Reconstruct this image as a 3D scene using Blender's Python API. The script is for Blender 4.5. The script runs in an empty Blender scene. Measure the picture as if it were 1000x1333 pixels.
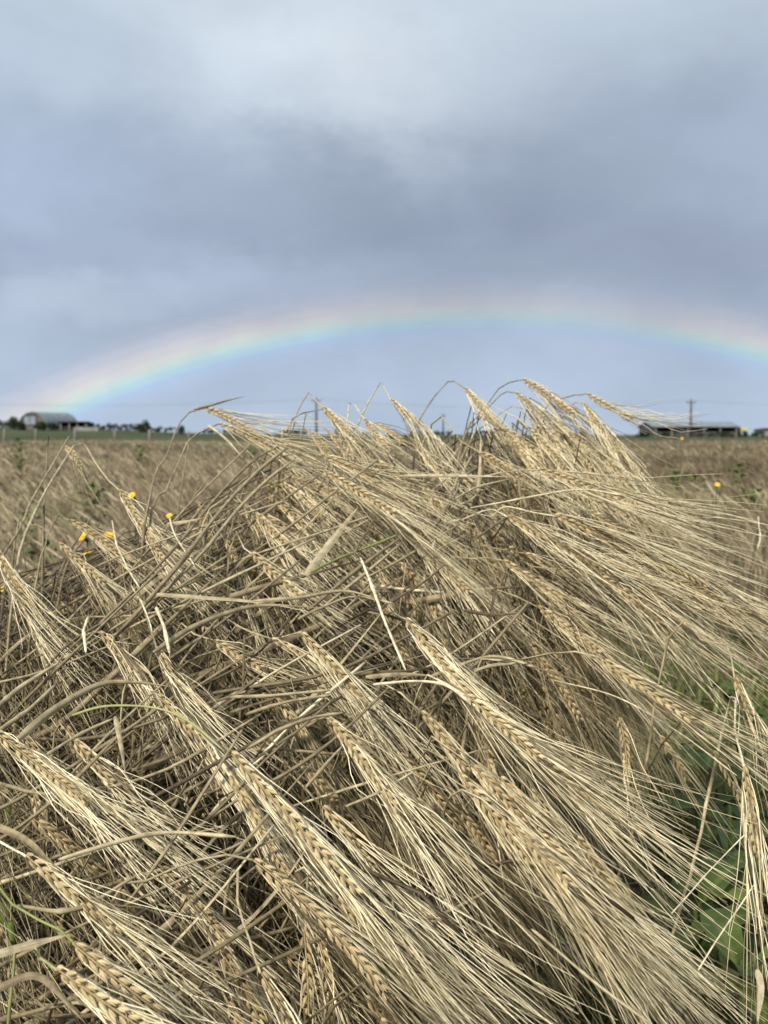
import bpy, math, random
import numpy as np
from mathutils import Vector

# ------------------------------------------------------------------ camera
S = bpy.context.scene
COL = S.collection
FPX = 1400.0                      # focal length in photo pixels (photo 1000 x 1333)
CAMH = 0.85
PITCH = math.atan(100.5 / FPX)
cam_d = bpy.data.cameras.new("camera")
cam = bpy.data.objects.new("camera", cam_d)
COL.objects.link(cam)
cam.location = (0, 0, CAMH)
cam.rotation_euler = (math.pi / 2 - PITCH, 0, 0)
cam_d.sensor_fit = 'VERTICAL'
cam_d.sensor_height = 24
cam_d.lens = 24 * FPX / 1333
cam_d.clip_start = 0.02
cam_d.clip_end = 9000
cam_d.dof.use_dof = True
cam_d.dof.focus_distance = 0.86
cam_d.dof.aperture_fstop = 9.0
S.camera = cam
S.render.resolution_x = 768
S.render.resolution_y = 1024

# ------------------------------------------------------------------ node helpers
class NT:
    def __init__(self, tree):
        self.t = tree
        self.t.nodes.clear()
    def n(self, typ, **kw):
        nd = self.t.nodes.new(typ)
        for k, v in kw.items():
            if k.startswith('i_'):
                nd.inputs[k[2:].replace('_', ' ')].default_value = v
            else:
                setattr(nd, k, v)
        return nd
    def l(self, a, b):
        self.t.links.new(a, b)
    def put(self, sock, v):
        if isinstance(v, bpy.types.NodeSocket):
            self.l(v, sock)
        else:
            if hasattr(sock.default_value, '__len__') and len(sock.default_value) == 4 and len(v) == 3:
                v = (*v, 1)
            sock.default_value = v
    def m(self, op, a, b=0.0, c=None, clamp=False):
        nd = self.n('ShaderNodeMath', operation=op, use_clamp=clamp)
        self.put(nd.inputs[0], a)
        self.put(nd.inputs[1], b)
        if c is not None:
            self.put(nd.inputs[2], c)
        return nd.outputs[0]
    def mix(self, f, a, b, mode='MIX'):
        nd = self.n('ShaderNodeMix', data_type='RGBA', blend_type=mode)
        self.put(nd.inputs[0], f)
        self.put(nd.inputs[6], a)
        self.put(nd.inputs[7], b)
        return nd.outputs[2]
    def ramp(self, f, stops, interp='LINEAR'):
        nd = self.n('ShaderNodeValToRGB')
        cr = nd.color_ramp
        cr.interpolation = interp
        while len(cr.elements) < len(stops):
            cr.elements.new(0.5)
        for e, (p, c) in zip(cr.elements, stops):
            e.position = p
            e.color = (*c, 1) if len(c) == 3 else c
        self.put(nd.inputs[0], f)
        return nd.outputs[0]
    def noise(self, vec, scale, detail=4, rough=0.55, dist=0.0):
        nd = self.n('ShaderNodeTexNoise')
        nd.inputs['Scale'].default_value = scale
        nd.inputs['Detail'].default_value = detail
        nd.inputs['Roughness'].default_value = rough
        nd.inputs['Distortion'].default_value = dist
        if vec is not None:
            self.l(vec, nd.inputs['Vector'])
        return nd.outputs[0]

def s2l(r, g, b):
    f = lambda c: (c / 255 / 12.92) if c / 255 <= 0.04045 else ((c / 255 + 0.055) / 1.055) ** 2.4
    return (f(r), f(g), f(b))

# ------------------------------------------------------------------ sky (overcast, drifting cloud) and sun
SUN_EL, SUN_AZ = math.radians(37.0), math.radians(180 + 5.0)   # the sun stands behind the camera: that is what makes the bow
world = bpy.data.worlds.new("World")
S.world = world
world.use_nodes = True
W = NT(world.node_tree)
tc = W.n('ShaderNodeTexCoord').outputs['Generated']
sep = W.n('ShaderNodeSeparateXYZ')
W.l(tc, sep.inputs[0])
sky = W.n('ShaderNodeTexSky', sky_type='NISHITA')
sky.sun_disc = False
sky.sun_elevation = SUN_EL
sky.sun_rotation = SUN_AZ
def skydir(px, py):
    x, y = (px - 500) / FPX, -(py - 666.5) / FPX
    c, s = math.cos(PITCH), math.sin(PITCH)
    return Vector((x, c + y * s, -s + y * c)).normalized()
def blob(px, py, sx, sy, rot=0.0):
    """a soft cloud patch round one direction of the sky; sx, sy in pixels"""
    d = skydir(px, py)
    r = d.cross(Vector((0, 0, 1))).normalized()
    u = r.cross(d)
    c, s = math.cos(rot), math.sin(rot)
    a, b = r * c + u * s, u * c - r * s
    out = None
    for v, sg in ((a, sx), (b, sy)):
        dp = W.n('ShaderNodeVectorMath', operation='DOT_PRODUCT')
        W.l(warped, dp.inputs[0])
        dp.inputs[1].default_value = v
        q = W.m('POWER', W.m('ABSOLUTE', W.m('MULTIPLY', dp.outputs['Value'], FPX / sg)), 2.0)
        out = q if out is None else W.m('ADD', out, q)
    e = W.m('EXPONENT', W.m('MULTIPLY', out, -1.0))
    dp = W.n('ShaderNodeVectorMath', operation='DOT_PRODUCT')
    W.l(tc, dp.inputs[0])
    dp.inputs[1].default_value = d
    return W.m('MULTIPLY', e, W.m('GREATER_THAN', dp.outputs['Value'], 0.0))
# warp the directions a little so that the patches get cloud-like outlines
mp = W.n('ShaderNodeMapping')
mp.inputs['Scale'].default_value = (1, 1, 1.7)
W.l(tc, mp.inputs[0])
nz = W.n('ShaderNodeTexNoise')
nz.inputs['Scale'].default_value = 5.5
nz.inputs['Detail'].default_value = 5
nz.inputs['Roughness'].default_value = 0.62
W.l(mp.outputs[0], nz.inputs['Vector'])
sb = W.n('ShaderNodeVectorMath', operation='SUBTRACT')
W.l(nz.outputs['Color'], sb.inputs[0])
sb.inputs[1].default_value = (0.5, 0.5, 0.5)
sc = W.n('ShaderNodeVectorMath', operation='SCALE')
W.l(sb.outputs[0], sc.inputs[0])
sc.inputs['Scale'].default_value = 0.13
ad = W.n('ShaderNodeVectorMath', operation='ADD')
W.l(tc, ad.inputs[0])
W.l(sc.outputs[0], ad.inputs[1])
warped = ad.outputs[0]
el = sep.outputs['Z']
base = W.ramp(W.m('MULTIPLY', el, 1.0, clamp=True), [
    (0.0, s2l(176, 193, 212)), (0.045, s2l(168, 184, 205)), (0.10, s2l(160, 174, 194)), (0.18, s2l(158, 172, 191)),
    (0.27, s2l(168, 183, 200)), (0.36, s2l(186, 199, 212)), (0.55, s2l(196, 208, 220)), (1.0, s2l(206, 216, 226))])
cl = base
SKY_PATCHES = [
    # px, py, sx, sy, rot, colour, strength
    (430, 80, 250, 105, -0.25, s2l(214, 224, 233), 0.95),
    (150, 90, 190, 70, 0.0, s2l(188, 201, 217), 0.6),
    (60, 20, 160, 60, 0.0, s2l(172, 188, 204), 0.5),
    (240, 190, 200, 45, -0.1, s2l(150, 164, 186), 0.55),
    (30, 220, 150, 80, 0.0, s2l(170, 186, 211), 0.8),
    (850, 180, 260, 110, 0.0, s2l(153, 166, 186), 0.75),
    (900, 30, 180, 45, 0.1, s2l(178, 192, 205), 0.5),
    (570, 275, 280, 62, -0.1, s2l(134, 146, 167), 0.7),
    (330, 300, 140, 28, -0.1, s2l(145, 157, 180), 0.55),
    (880, 330, 220, 60, 0.0, s2l(150, 161, 183), 0.65),
    (310, 360, 190, 36, 0.14, s2l(172, 185, 208), 0.8),
    (80, 405, 120, 26, 0.25, s2l(181, 195, 213), 0.8),
    (60, 340, 110, 30, 0.0, s2l(152, 165, 190), 0.6),
    (640, 360, 200, 40, 0.0, s2l(148, 160, 179), 0.5),
    (500, 400, 400, 26, 0.05, s2l(157, 170, 190), 0.5),
    (500, 500, 900, 50, 0.0, s2l(174, 190, 213), 0.75),
]
for (px, py, sx, sy, rot, c, k) in SKY_PATCHES:
    cl = W.mix(W.m('MULTIPLY', blob(px, py, sx, sy, rot), k), cl, c)
fine = W.noise(mp.outputs[0], 5.5, 9, 0.55, 0.15)
cl = W.mix(1.0, cl, W.ramp(fine, [(0.28, (0.90, 0.905, 0.915)), (0.48, (1.0,) * 3), (0.56, (1.05,) * 3), (0.74, (1.12, 1.12, 1.11))]), 'MULTIPLY')
b_cl = W.n('ShaderNodeBackground')
W.l(cl, b_cl.inputs[0])
W.l(W.ramp(el, [(0.0, (1, 1, 1)), (0.40, (1, 1, 1)), (0.7, (1.2,) * 3), (1.0, (1.45,) * 3)]), b_cl.inputs[1])
b_sk = W.n('ShaderNodeBackground')
W.l(sky.outputs[0], b_sk.inputs[0])
b_sk.inputs[1].default_value = 0.08
mx = W.n('ShaderNodeMixShader')
mx.inputs[0].default_value = 0.96        # cloud cover
W.l(b_sk.outputs[0], mx.inputs[1])
W.l(b_cl.outputs[0], mx.inputs[2])
W.l(mx.outputs[0], W.n('ShaderNodeOutputWorld').inputs[0])

sun_d = bpy.data.lights.new("sun", 'SUN')
sun_d.energy = 4.8
sun_d.angle = math.radians(5)
sun_d.color = (1.0, 0.95, 0.85)
sun = bpy.data.objects.new("sun", sun_d)
COL.objects.link(sun)
# direction from the sun: towards (sin5, cos5) and down; swung a little to the left
_sd = Vector((math.sin(math.radians(32)) * math.cos(SUN_EL), math.cos(math.radians(32)) * math.cos(SUN_EL), -math.sin(SUN_EL)))
sun.rotation_euler = _sd.to_track_quat('-Z', 'Y').to_euler()
S.view_settings.view_transform = 'Standard'
S.view_settings.look = 'None'
S.view_settings.gamma = 1
S.view_settings.exposure = 0.12
S.cycles.max_bounces = 6
S.cycles.transparent_max_bounces = 8

# ------------------------------------------------------------------ maths and mesh helpers
RNG = np.random.default_rng(7)
_c, _s = math.cos(PITCH), math.sin(PITCH)
FWD, RIGHT, UP = np.array([0, _c, -_s]), np.array([1., 0, 0]), np.array([0, _s, _c])
C0 = np.array([0, 0, CAMH])
def P(px, py, d):
    """world point seen at photo pixel px, py at depth d metres"""
    return C0 + d * (FWD + RIGHT * (px - 500) / FPX - UP * (py - 666.5) / FPX)
def nrm(v):
    v = np.asarray(v, float)
    return v / (np.linalg.norm(v, axis=-1, keepdims=True) + 1e-12)

class MB:
    """collects vertices, faces and one colour per vertex, then links ONE mesh object"""
    def __init__(self):
        self.v, self.q, self.t, self.c, self.n = [], [], [], [], 0
    def add(self, v, quads=None, tris=None, col=(0.5, 0.5, 0.5)):
        v = np.asarray(v, float).reshape(-1, 3)
        if quads is not None and len(quads):
            self.q.append(np.asarray(quads, int).reshape(-1, 4) + self.n)
        if tris is not None and len(tris):
            self.t.append(np.asarray(tris, int).reshape(-1, 3) + self.n)
        c = np.asarray(col, float)
        if c.ndim == 1:
            c = np.tile(c, (len(v), 1))
        self.v.append(v)
        self.c.append(c)
        self.n += len(v)
    def tubes(self, paths, radii, sides=4, col=None, flat=1.0, stripes=False):
        """paths (n,k,3), radii (n,k) or (k,), col (n,k,3) or (n,3)"""
        paths = np.asarray(paths, float)
        if paths.ndim == 2:
            paths = paths[None]
        n, k, _ = paths.shape
        radii = np.broadcast_to(np.asarray(radii, float), (n, k))
        T = nrm(np.gradient(paths, axis=1))
        ref = np.where(np.abs(T[:, :1, 2:3]) > 0.9, np.array([1., 0, 0]), np.array([0, 0, 1.]))
        A = nrm(np.cross(T, np.broadcast_to(ref, T.shape)))
        B = np.cross(T, A)
        ang = np.arange(sides) * 2 * np.pi / sides
        ring = (A[:, :, None] * np.cos(ang)[None, None, :, None] + flat * B[:, :, None] * np.sin(ang)[None, None, :, None])
        V = paths[:, :, None] + ring * radii[:, :, None, None]
        i = np.arange(n)[:, None, None] * k * sides
        j = np.arange(k - 1)[None, :, None] * sides
        a = np.arange(sides)[None, None, :]
        b = (a + 1) % sides
        Q = np.stack([i + j + a, i + j + b, i + j + sides + b, i + j + sides + a], -1).reshape(-1, 4)
        if col is None:
            col = (0.5, 0.5, 0.5)
        c = np.asarray(col, float)
        if c.ndim == 2:
            c = c[:, None]
        c = np.broadcast_to(c, (n, k, 3))
        c = np.repeat(c[:, :, None], sides, 2).copy()
        if stripes:
            c[..., 1] = np.concatenate([np.zeros((n, 1)), np.cumsum(np.linalg.norm(np.diff(paths, axis=1), axis=2), 1)], 1)[:, :, None]
            c[..., 2] = (np.abs(np.arange(sides) - sides / 2) / sides)[None, None] + c[:, :1, :1, 0] * 3
        self.add(V.reshape(-1, 3), Q, None, c.reshape(-1, 3))
        if sides >= 5:
            last = (np.arange(n) * k * sides)[:, None]
            for off in (0, (k - 1) * sides):
                tri = [[off, off + x, off + x + 1] if off else [0, x + 1, x] for x in range(1, sides - 1)]
                self.t.append((last[:, None] + np.array(tri)[None]).reshape(-1, 3) + self.n - n * k * sides)
    def ribbon(self, path, width, side, col, cup=0.15, nrm_=None):
        """a thin blade with a folded midrib; width (k,), side (k,3) unit vectors"""
        path = np.asarray(path, float)
        k = len(path)
        T = nrm(np.gradient(path, axis=0))
        N = nrm(np.cross(T, side))
        w = np.asarray(width)[:, None]
        rows = [path - side * w / 2 + N * w * cup, path - side * w / 4 + N * w * cup * .35, path,
                path + side * w / 4 + N * w * cup * .35, path + side * w / 2 + N * w * cup]
        V = np.stack(rows, 1)
        m = len(rows)
        i = np.arange(k - 1)[:, None] * m
        j = np.arange(m - 1)[None]
        Q = np.stack([i + j, i + j + 1, i + m + j + 1, i + m + j], -1).reshape(-1, 4)
        c = np.broadcast_to(np.asarray(col, float), (k, 3)) if np.asarray(col).ndim == 1 else col
        c = np.repeat(c[:, None], m, 1).copy()
        c[..., 1] = np.concatenate([[0], np.cumsum(np.linalg.norm(np.diff(path, axis=0), axis=1))])[:, None]
        c[..., 2] = np.linspace(0, 1.2, m)[None] + c[:1, :1, 0] * 3
        self.add(V.reshape(-1, 3), Q, None, c.reshape(-1, 3))
    def box(self, lo, hi, col=(0.5, 0.5, 0.5), M=None):
        lo, hi = np.asarray(lo, float), np.asarray(hi, float)
        v = np.array([[(lo, hi)[(i >> k) & 1][k] for k in range(3)] for i in range(8)])
        if M is not None:
            v = M(v)
        self.add(v, [[0, 2, 3, 1], [4, 5, 7, 6], [0, 1, 5, 4], [2, 6, 7, 3], [0, 4, 6, 2], [1, 3, 7, 5]], None, col)
    def build(self, name, mat, parent=None, smooth=True, origin=None):
        me = bpy.data.meshes.new(name)
        V = np.concatenate(self.v)
        Cc = np.concatenate(self.c)
        if origin is not None:
            V = V - np.asarray(origin)
        q = np.concatenate(self.q) if self.q else np.zeros((0, 4), int)
        t = np.concatenate(self.t) if self.t else np.zeros((0, 3), int)
        loops = np.concatenate([q.ravel(), t.ravel()])
        me.vertices.add(len(V))
        me.vertices.foreach_set('co', V.ravel().astype(np.float32))
        me.loops.add(len(loops))
        me.loops.foreach_set('vertex_index', loops.astype(np.int32))
        npoly = len(q) + len(t)
        me.polygons.add(npoly)
        st = np.concatenate([np.arange(len(q)) * 4, len(q) * 4 + np.arange(len(t)) * 3])
        me.polygons.foreach_set('loop_start', st.astype(np.int32))
        me.polygons.foreach_set('use_smooth', np.full(npoly, smooth))
        at = me.color_attributes.new('col', 'FLOAT_COLOR', 'POINT')
        rgba = np.ones((len(V), 4), np.float32)
        rgba[:, :3] = Cc
        at.data.foreach_set('color', rgba.ravel())
        me.update(calc_edges=True)
        me.validate()
        if mat:
            me.materials.append(mat)
        o = bpy.data.objects.new(name, me)
        COL.objects.link(o)
        if parent is not None:
            o.parent = parent
        if origin is not None and parent is None:
            o.location = origin
        return o

def tag(o, label=None, cat=None, group=None, kind=None):
    if label:
        o['label'] = label
    if cat:
        o['category'] = cat
    if group:
        o['group'] = group
    if kind:
        o['kind'] = kind
    return o
def empty(name, loc, label, cat, group=None):
    e = bpy.data.objects.new(name, None)
    COL.objects.link(e)
    e.location = Vector(loc)
    e.empty_display_size = 0.02
    return tag(e, label, cat, group)
def spline(pts, k):
    """Catmull-Rom through pts, k samples evenly spaced along its length"""
    pts = np.asarray(pts, float)
    if len(pts) == 2:
        return pts[0] + (pts[1] - pts[0]) * np.linspace(0, 1, k)[:, None]
    p = np.vstack([2 * pts[0] - pts[1], pts, 2 * pts[-1] - pts[-2]])
    out = []
    for i in range(1, len(p) - 2):
        t = np.linspace(0, 1, 14, endpoint=False)[:, None]
        out.append(0.5 * (2 * p[i] + (p[i + 1] - p[i - 1]) * t + (2 * p[i - 1] - 5 * p[i] + 4 * p[i + 1] - p[i + 2]) * t ** 2
                          + (3 * p[i] - p[i - 1] - 3 * p[i + 1] + p[i + 2]) * t ** 3))
    out = np.vstack(out + [pts[-1:]])
    d = np.concatenate([[0], np.cumsum(np.linalg.norm(np.diff(out, axis=0), axis=1))])
    s = np.linspace(0, d[-1], k)
    return np.stack([np.interp(s, d, out[:, a]) for a in range(3)], 1)

# ------------------------------------------------------------------ materials
def new_mat(name):
    m = bpy.data.materials.new(name)
    m.use_nodes = True
    return m, NT(m.node_tree)
def attr(N):
    a = N.n('ShaderNodeAttribute', attribute_name='col')
    s = N.n('ShaderNodeSeparateColor')
    N.l(a.outputs['Color'], s.inputs[0])
    return s.outputs
def finish(N, color, rough=0.6, transl=0.0, bump=None, spec=0.3, strength=0.3, dist=0.001):
    b = N.n('ShaderNodeBsdfPrincipled')
    N.put(b.inputs['Base Color'], color)
    N.put(b.inputs['Roughness'], rough)
    b.inputs['Specular IOR Level'].default_value = spec
    if bump is not None:
        bp = N.n('ShaderNodeBump')
        bp.inputs['Strength'].default_value = strength
        bp.inputs['Distance'].default_value = dist
        N.l(bump, bp.inputs['Height'])
        N.l(bp.outputs[0], b.inputs['Normal'])
    out = b.outputs[0]
    if transl:
        tr = N.n('ShaderNodeBsdfTranslucent')
        N.put(tr.inputs[0], color)
        mx_ = N.n('ShaderNodeMixShader')
        mx_.inputs[0].default_value = transl
        N.l(out, mx_.inputs[1])
        N.l(tr.outputs[0], mx_.inputs[2])
        out = mx_.outputs[0]
    N.l(out, N.n('ShaderNodeOutputMaterial').inputs[0])
def pos(N, scale=(1, 1, 1)):
    g = N.n('ShaderNodeNewGeometry').outputs['Position']
    mp_ = N.n('ShaderNodeMapping')
    mp_.inputs['Scale'].default_value = scale
    N.l(g, mp_.inputs[0])
    return mp_.outputs[0]

def straw_mat(name, stops, rough=0.55, transl=0.15, mottle=0.35, scale=160, fibre=False):
    """col.r picks the shade, col.g runs along the piece"""
    m, N = new_mat(name)
    r, g, b = attr(N)[:3]
    c = N.ramp(r, stops)
    if fibre:
        cv = N.n('ShaderNodeCombineXYZ')
        N.l(N.m('MULTIPLY', b, 26.0), cv.inputs[0])
        N.l(N.m('MULTIPLY', g, 22.0), cv.inputs[1])
        f_ = N.noise(cv.outputs[0], 1.0, 4, .6)
        c = N.mix(1.0, c, N.ramp(f_, [(0.32, (0.50, 0.47, 0.43)), (0.5, (0.95,) * 3), (0.7, (1.28, 1.26, 1.2))]), 'MULTIPLY')
    n1 = N.noise(pos(N), scale, 3, 0.6)
    c = N.mix(mottle, c, N.mix(1.0, c, N.ramp(n1, [(0.3, (0.45, 0.43, 0.40)), (0.62, (1.2, 1.2, 1.2))]), 'MULTIPLY'))
    finish(N, c, rough, transl, bump=N.noise(pos(N), scale * 5, 2), strength=0.25, dist=0.0004)
    return m
AWN = [(0.0, (0.15, 0.115, 0.060)), (0.3, (0.38, 0.315, 0.180)), (0.6, (0.77, 0.640, 0.385)), (1.0, (0.98, 0.875, 0.61))]
M_awn = straw_mat('awn straw', AWN, 0.45, 0.18, 0.25, 90)
STEM = [(0.0, (0.070, 0.050, 0.026)), (0.35, (0.245, 0.195, 0.110)), (0.7, (0.47, 0.395, 0.245)), (1.0, (0.80, 0.72, 0.51))]
M_stem = straw_mat('stem straw', STEM, 0.5, 0.05, 0.7, 150, fibre=True)
M_leaf = straw_mat('dry leaf', [(0.0, (0.09, 0.06, 0.035)), (0.4, (0.29, 0.23, 0.135)), (0.8, (0.52, 0.44, 0.285)), (1.0, (0.66, 0.58, 0.42))], 0.65, 0.15, 0.7, 110, fibre=True)
M_green = straw_mat('green straw', [(0.0, (0.10, 0.14, 0.035)), (0.5, (0.25, 0.27, 0.09)), (1.0, (0.42, 0.40, 0.18))], 0.5, 0.1, 0.4, 100)
def kernel_mat():
    m, N = new_mat('barley grain husk')
    r, g, b = attr(N)[:3]
    c = N.ramp(r, [(0.0, (0.27, 0.190, 0.085)), (0.5, (0.52, 0.395, 0.190)), (1.0, (0.68, 0.57, 0.34))])
    c = N.mix(N.ramp(g, [(0.0, (0.55,) * 3), (0.3, (0.05,) * 3), (0.6, (0.1,) * 3), (0.95, (0.9,) * 3)]), c, (0.58, 0.49, 0.32))
    # ribs run along the husk: b counts round the grain
    rib = N.m('SINE', N.m('MULTIPLY', b, 62.0))
    c = N.mix(N.m('MULTIPLY_ADD', rib, 0.2, 0.2), c, (0.20, 0.135, 0.06))
    n1 = N.noise(pos(N), 220, 3, 0.6)
    c = N.mix(0.5, c, N.mix(1.0, c, N.ramp(n1, [(0.3, (0.55, 0.52, 0.48)), (0.65, (1.15, 1.15, 1.12))]), 'MULTIPLY'))
    finish(N, c, 0.5, 0.06, bump=rib, strength=0.35, dist=0.0002)
    return m
M_kern = kernel_mat()

# ------------------------------------------------------------------ barley: stem + ear (> beard)
def kernels(mb, org, dirs, wid, L, hw, ht, shade, sides=7):
    """spindle husks; org, dirs, wid (n,3)"""
    n = len(org)
    prof_t = np.array([0, .10, .28, .52, .76, .92, 1.0])
    prof_r = np.array([.22, .62, .96, 1.0, .66, .28, .10])
    k = len(prof_t)
    th = nrm(np.cross(dirs, wid))
    wid = np.cross(th, dirs)
    ang = np.arange(sides) * 2 * np.pi / sides
    L = np.asarray(L).reshape(-1, 1, 1, 1)
    V = (org[:, None, None] + dirs[:, None, None] * prof_t[None, :, None, None] * L
         + prof_r[None, :, None, None] * (wid[:, None, None] * np.cos(ang)[None, None, :, None] * hw
                                          + th[:, None, None] * np.sin(ang)[None, None, :, None] * ht))
    i = np.arange(n)[:, None, None] * k * sides
    j = np.arange(k - 1)[None, :, None] * sides
    a = np.arange(sides)[None, None, :]
    b = (a + 1) % sides
    Q = np.stack([i + j + a, i + j + b, i + j + sides + b, i + j + sides + a], -1).reshape(-1, 4)
    c = np.zeros((n, k, sides, 3))
    c[..., 0] = np.asarray(shade)[:, None, None]
    c[..., 1] = prof_t[None, :, None]
    c[..., 2] = np.abs(np.arange(sides) - sides / 2)[None, None, :] / sides
    mb.add(V.reshape(-1, 3), Q, None, c.reshape(-1, 3))

def ear_meshes(B, E, A, tin, face, rng, lod=0, awn_len=0.135, fan=0.13, tone=0.0, size=1.0, nawn=1.0):
    """B base, E end of the grains, A where the beard points. returns (kernel MB, beard MB)"""
    B, E, A = map(np.asarray, (B, E, A))
    le = np.linalg.norm(E - B)
    ctrl = (B + E) / 2 + tin * le * 0.10 - nrm(A - E) * le * 0.06
    n_nodes = max(12, int(le / (0.0035 * size)))
    t = np.linspace(0.0, 1, n_nodes)[:, None]
    R = (1 - t) ** 2 * B + 2 * t * (1 - t) * ctrl + t ** 2 * E
    T = nrm(np.gradient(R, axis=0))
    F = nrm(face - (T * face).sum(1, keepdims=True) * T)
    tw = rng.normal(0, .15) + np.linspace(0, rng.normal(0, .35), n_nodes)[:, None]
    Sd = nrm(np.cross(T, F))
    Sd, F = Sd * np.cos(tw) + F * np.sin(tw), F * np.cos(tw) - Sd * np.sin(tw)
    side = np.where(np.arange(n_nodes) % 2, 1.0, -1.0)[:, None]
    taper = np.interp(t[:, 0], [0, .12, .7, 1], [.72, 1, .95, .72])[:, None] * size
    a = np.radians(rng.uniform(14, 25, (n_nodes, 1)))
    kd = nrm(T * np.cos(a) + Sd * side * np.sin(a) + F * rng.normal(0, .07, (n_nodes, 1)))
    org = R + Sd * side * 0.0011 * size + F * rng.normal(0, .0004, (n_nodes, 1))
    mk = MB()
    L = 0.0094 * taper[:, 0] * rng.uniform(.88, 1.1, n_nodes)
    hw = 0.00145 * size * rng.uniform(.9, 1.08)
    ripe = rng.normal(0, .16)
    kk = rng.random(n_nodes) > .06
    kernels(mk, org[kk], kd[kk], (F * 0.25 + Sd)[kk], L[kk], hw, 0.00155 * size, np.clip(rng.normal(.5 + tone + ripe, .24, n_nodes), 0, 1)[kk], 7 if lod == 0 else 5)
    if lod == 0:      # slim sterile spikelets on both faces of the row
        for sg in (-1, 1):
            kd2 = nrm(T + Sd * side * .10 + F * sg * rng.uniform(.10, .2, (n_nodes, 1)))
            kernels(mk, org + F * sg * .0010, kd2, Sd, L * .86, .00055, .0004, np.clip(rng.normal(.85, .15, n_nodes), 0, 1), 4)
    mk.tubes(R[None], .0008, 4, (.1, .4, .5))
    # beard
    mbd = MB()
    idx = np.arange(n_nodes)
    if lod == 0:
        extra = rng.choice(n_nodes, int(n_nodes * 1.25 * nawn))
        idx = np.concatenate([idx, extra])
    if nawn < 1:
        idx = rng.choice(idx, max(6, int(len(idx) * nawn)), replace=False)
    elif lod == 1:
        idx = np.concatenate([idx, rng.choice(n_nodes, n_nodes // 2)])
    m = len(idx)
    tip = org[idx] + kd[idx] * L[idx, None] * .97
    D = nrm(A - E)
    Sm, Fm = nrm(np.cross(D, face)), face
    u = side[idx] * np.abs(rng.normal(.0, .75, (m, 1))) + rng.normal(0, .35, (m, 1))
    v = rng.normal(0, .8, (m, 1))
    wob = rng.normal(0, 1, (m, 3)) * .045
    fan = fan * rng.uniform(.75, 1.3)
    end_dir = nrm(D + Sm * u * fan + Fm * (v * .8 + .35) * fan + wob)
    AL = awn_len * rng.uniform(.72, 1.2, (m, 1)) * np.interp(t[idx, 0], [0, .3, 1], [.85, 1, .95])[:, None]
    snap = rng.random((m, 1)) < .10
    AL = np.where(snap, AL * rng.uniform(.3, .8, (m, 1)), AL)
    p1 = tip + nrm(kd[idx] * .55 + T[idx] * 1.2 + end_dir * 1.3 + F[idx] * rng.uniform(.0, .22, (m, 1))) * AL * .42
    p2 = tip + end_dir * AL
    k = 9 if lod == 0 else 6
    s = np.linspace(0, 1, k)[None, :, None]
    path = (1 - s) ** 2 * tip[:, None] + 2 * s * (1 - s) * p1[:, None] + s ** 2 * p2[:, None]
    ph = rng.uniform(0, 6.28, (m, 1, 1))
    amp = rng.normal(0, .0030, (m, 1, 1))
    path = path + (Sm * np.sin(ph + s * 7) + Fm * np.cos(ph + s * 5)) * amp * np.sin(s * np.pi)
    r0 = .00044 if lod == 0 else .00046
    rad = r0 * np.interp(np.linspace(0, 1, k), [0, .3, 1], [1.15, .95, .38])
    col = np.zeros((m, k, 3))
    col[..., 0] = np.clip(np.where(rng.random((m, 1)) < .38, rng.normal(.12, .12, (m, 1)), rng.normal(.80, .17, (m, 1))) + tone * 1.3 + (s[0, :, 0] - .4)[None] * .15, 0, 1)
    col[..., 1] = s[..., 0]
    mbd.tubes(path, rad, 3, col)
    return mk, mbd

GROUPS = 'bearded barley stalks of the lodged clump'
def barley(stem_pts, B, E, A, label, rng, lod=0, r_stem=(0.0015, 0.0009), tone=0.0, leaf=None, group=GROUPS,
           awn_len=.135, fan=.13, face=None, green=False, size=1.0, nawn=1.0, stone=None):
    root = np.asarray(stem_pts[0])
    e = empty('barley_stalk', root, label, 'barley stalk', group)
    st = spline(stem_pts, 34 if lod == 0 else 16)
    tin = nrm(st[-1] - st[-3])
    if face is None:
        face = nrm(C0 - np.asarray(B) + rng.normal(0, .22, 3))
    mk, mbd = ear_meshes(B, E, A, tin, nrm(face), rng, lod, awn_len, fan, tone, size, nawn)
    ms = MB()
    k = len(st)
    rad = np.interp(np.linspace(0, 1, k), [0, .72, .9, 1], [r_stem[0] * 1.15, r_stem[0], r_stem[1], r_stem[1]])
    for q in (.35, .68):                                    # swollen nodes
        rad = rad * (1 + .45 * np.exp(-((np.linspace(0, 1, k) - q) * 60) ** 2))
    sh = np.clip((rng.normal(.38, .14) if stone is None else stone) + tone, 0.02, 1)
    col = np.zeros((k, 3))
    col[:, 0] = np.clip(sh + np.linspace(-.1, .22, k), 0, 1)
    st = st + rng.normal(0, .0006, st.shape)
    ms.tubes(st[None], rad, 7 if lod == 0 else 5, col[None], stripes=True)
    ms.build('stem', M_green if green else M_stem, e, origin=root)
    ko = mk.build('ear', M_kern, e, origin=root)
    mbd.build('beard', M_awn, ko, origin=root)
    if leaf:
        blade(leaf, .006 + rng.random() * .002, sh, e, root, rng)
    return e

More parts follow.
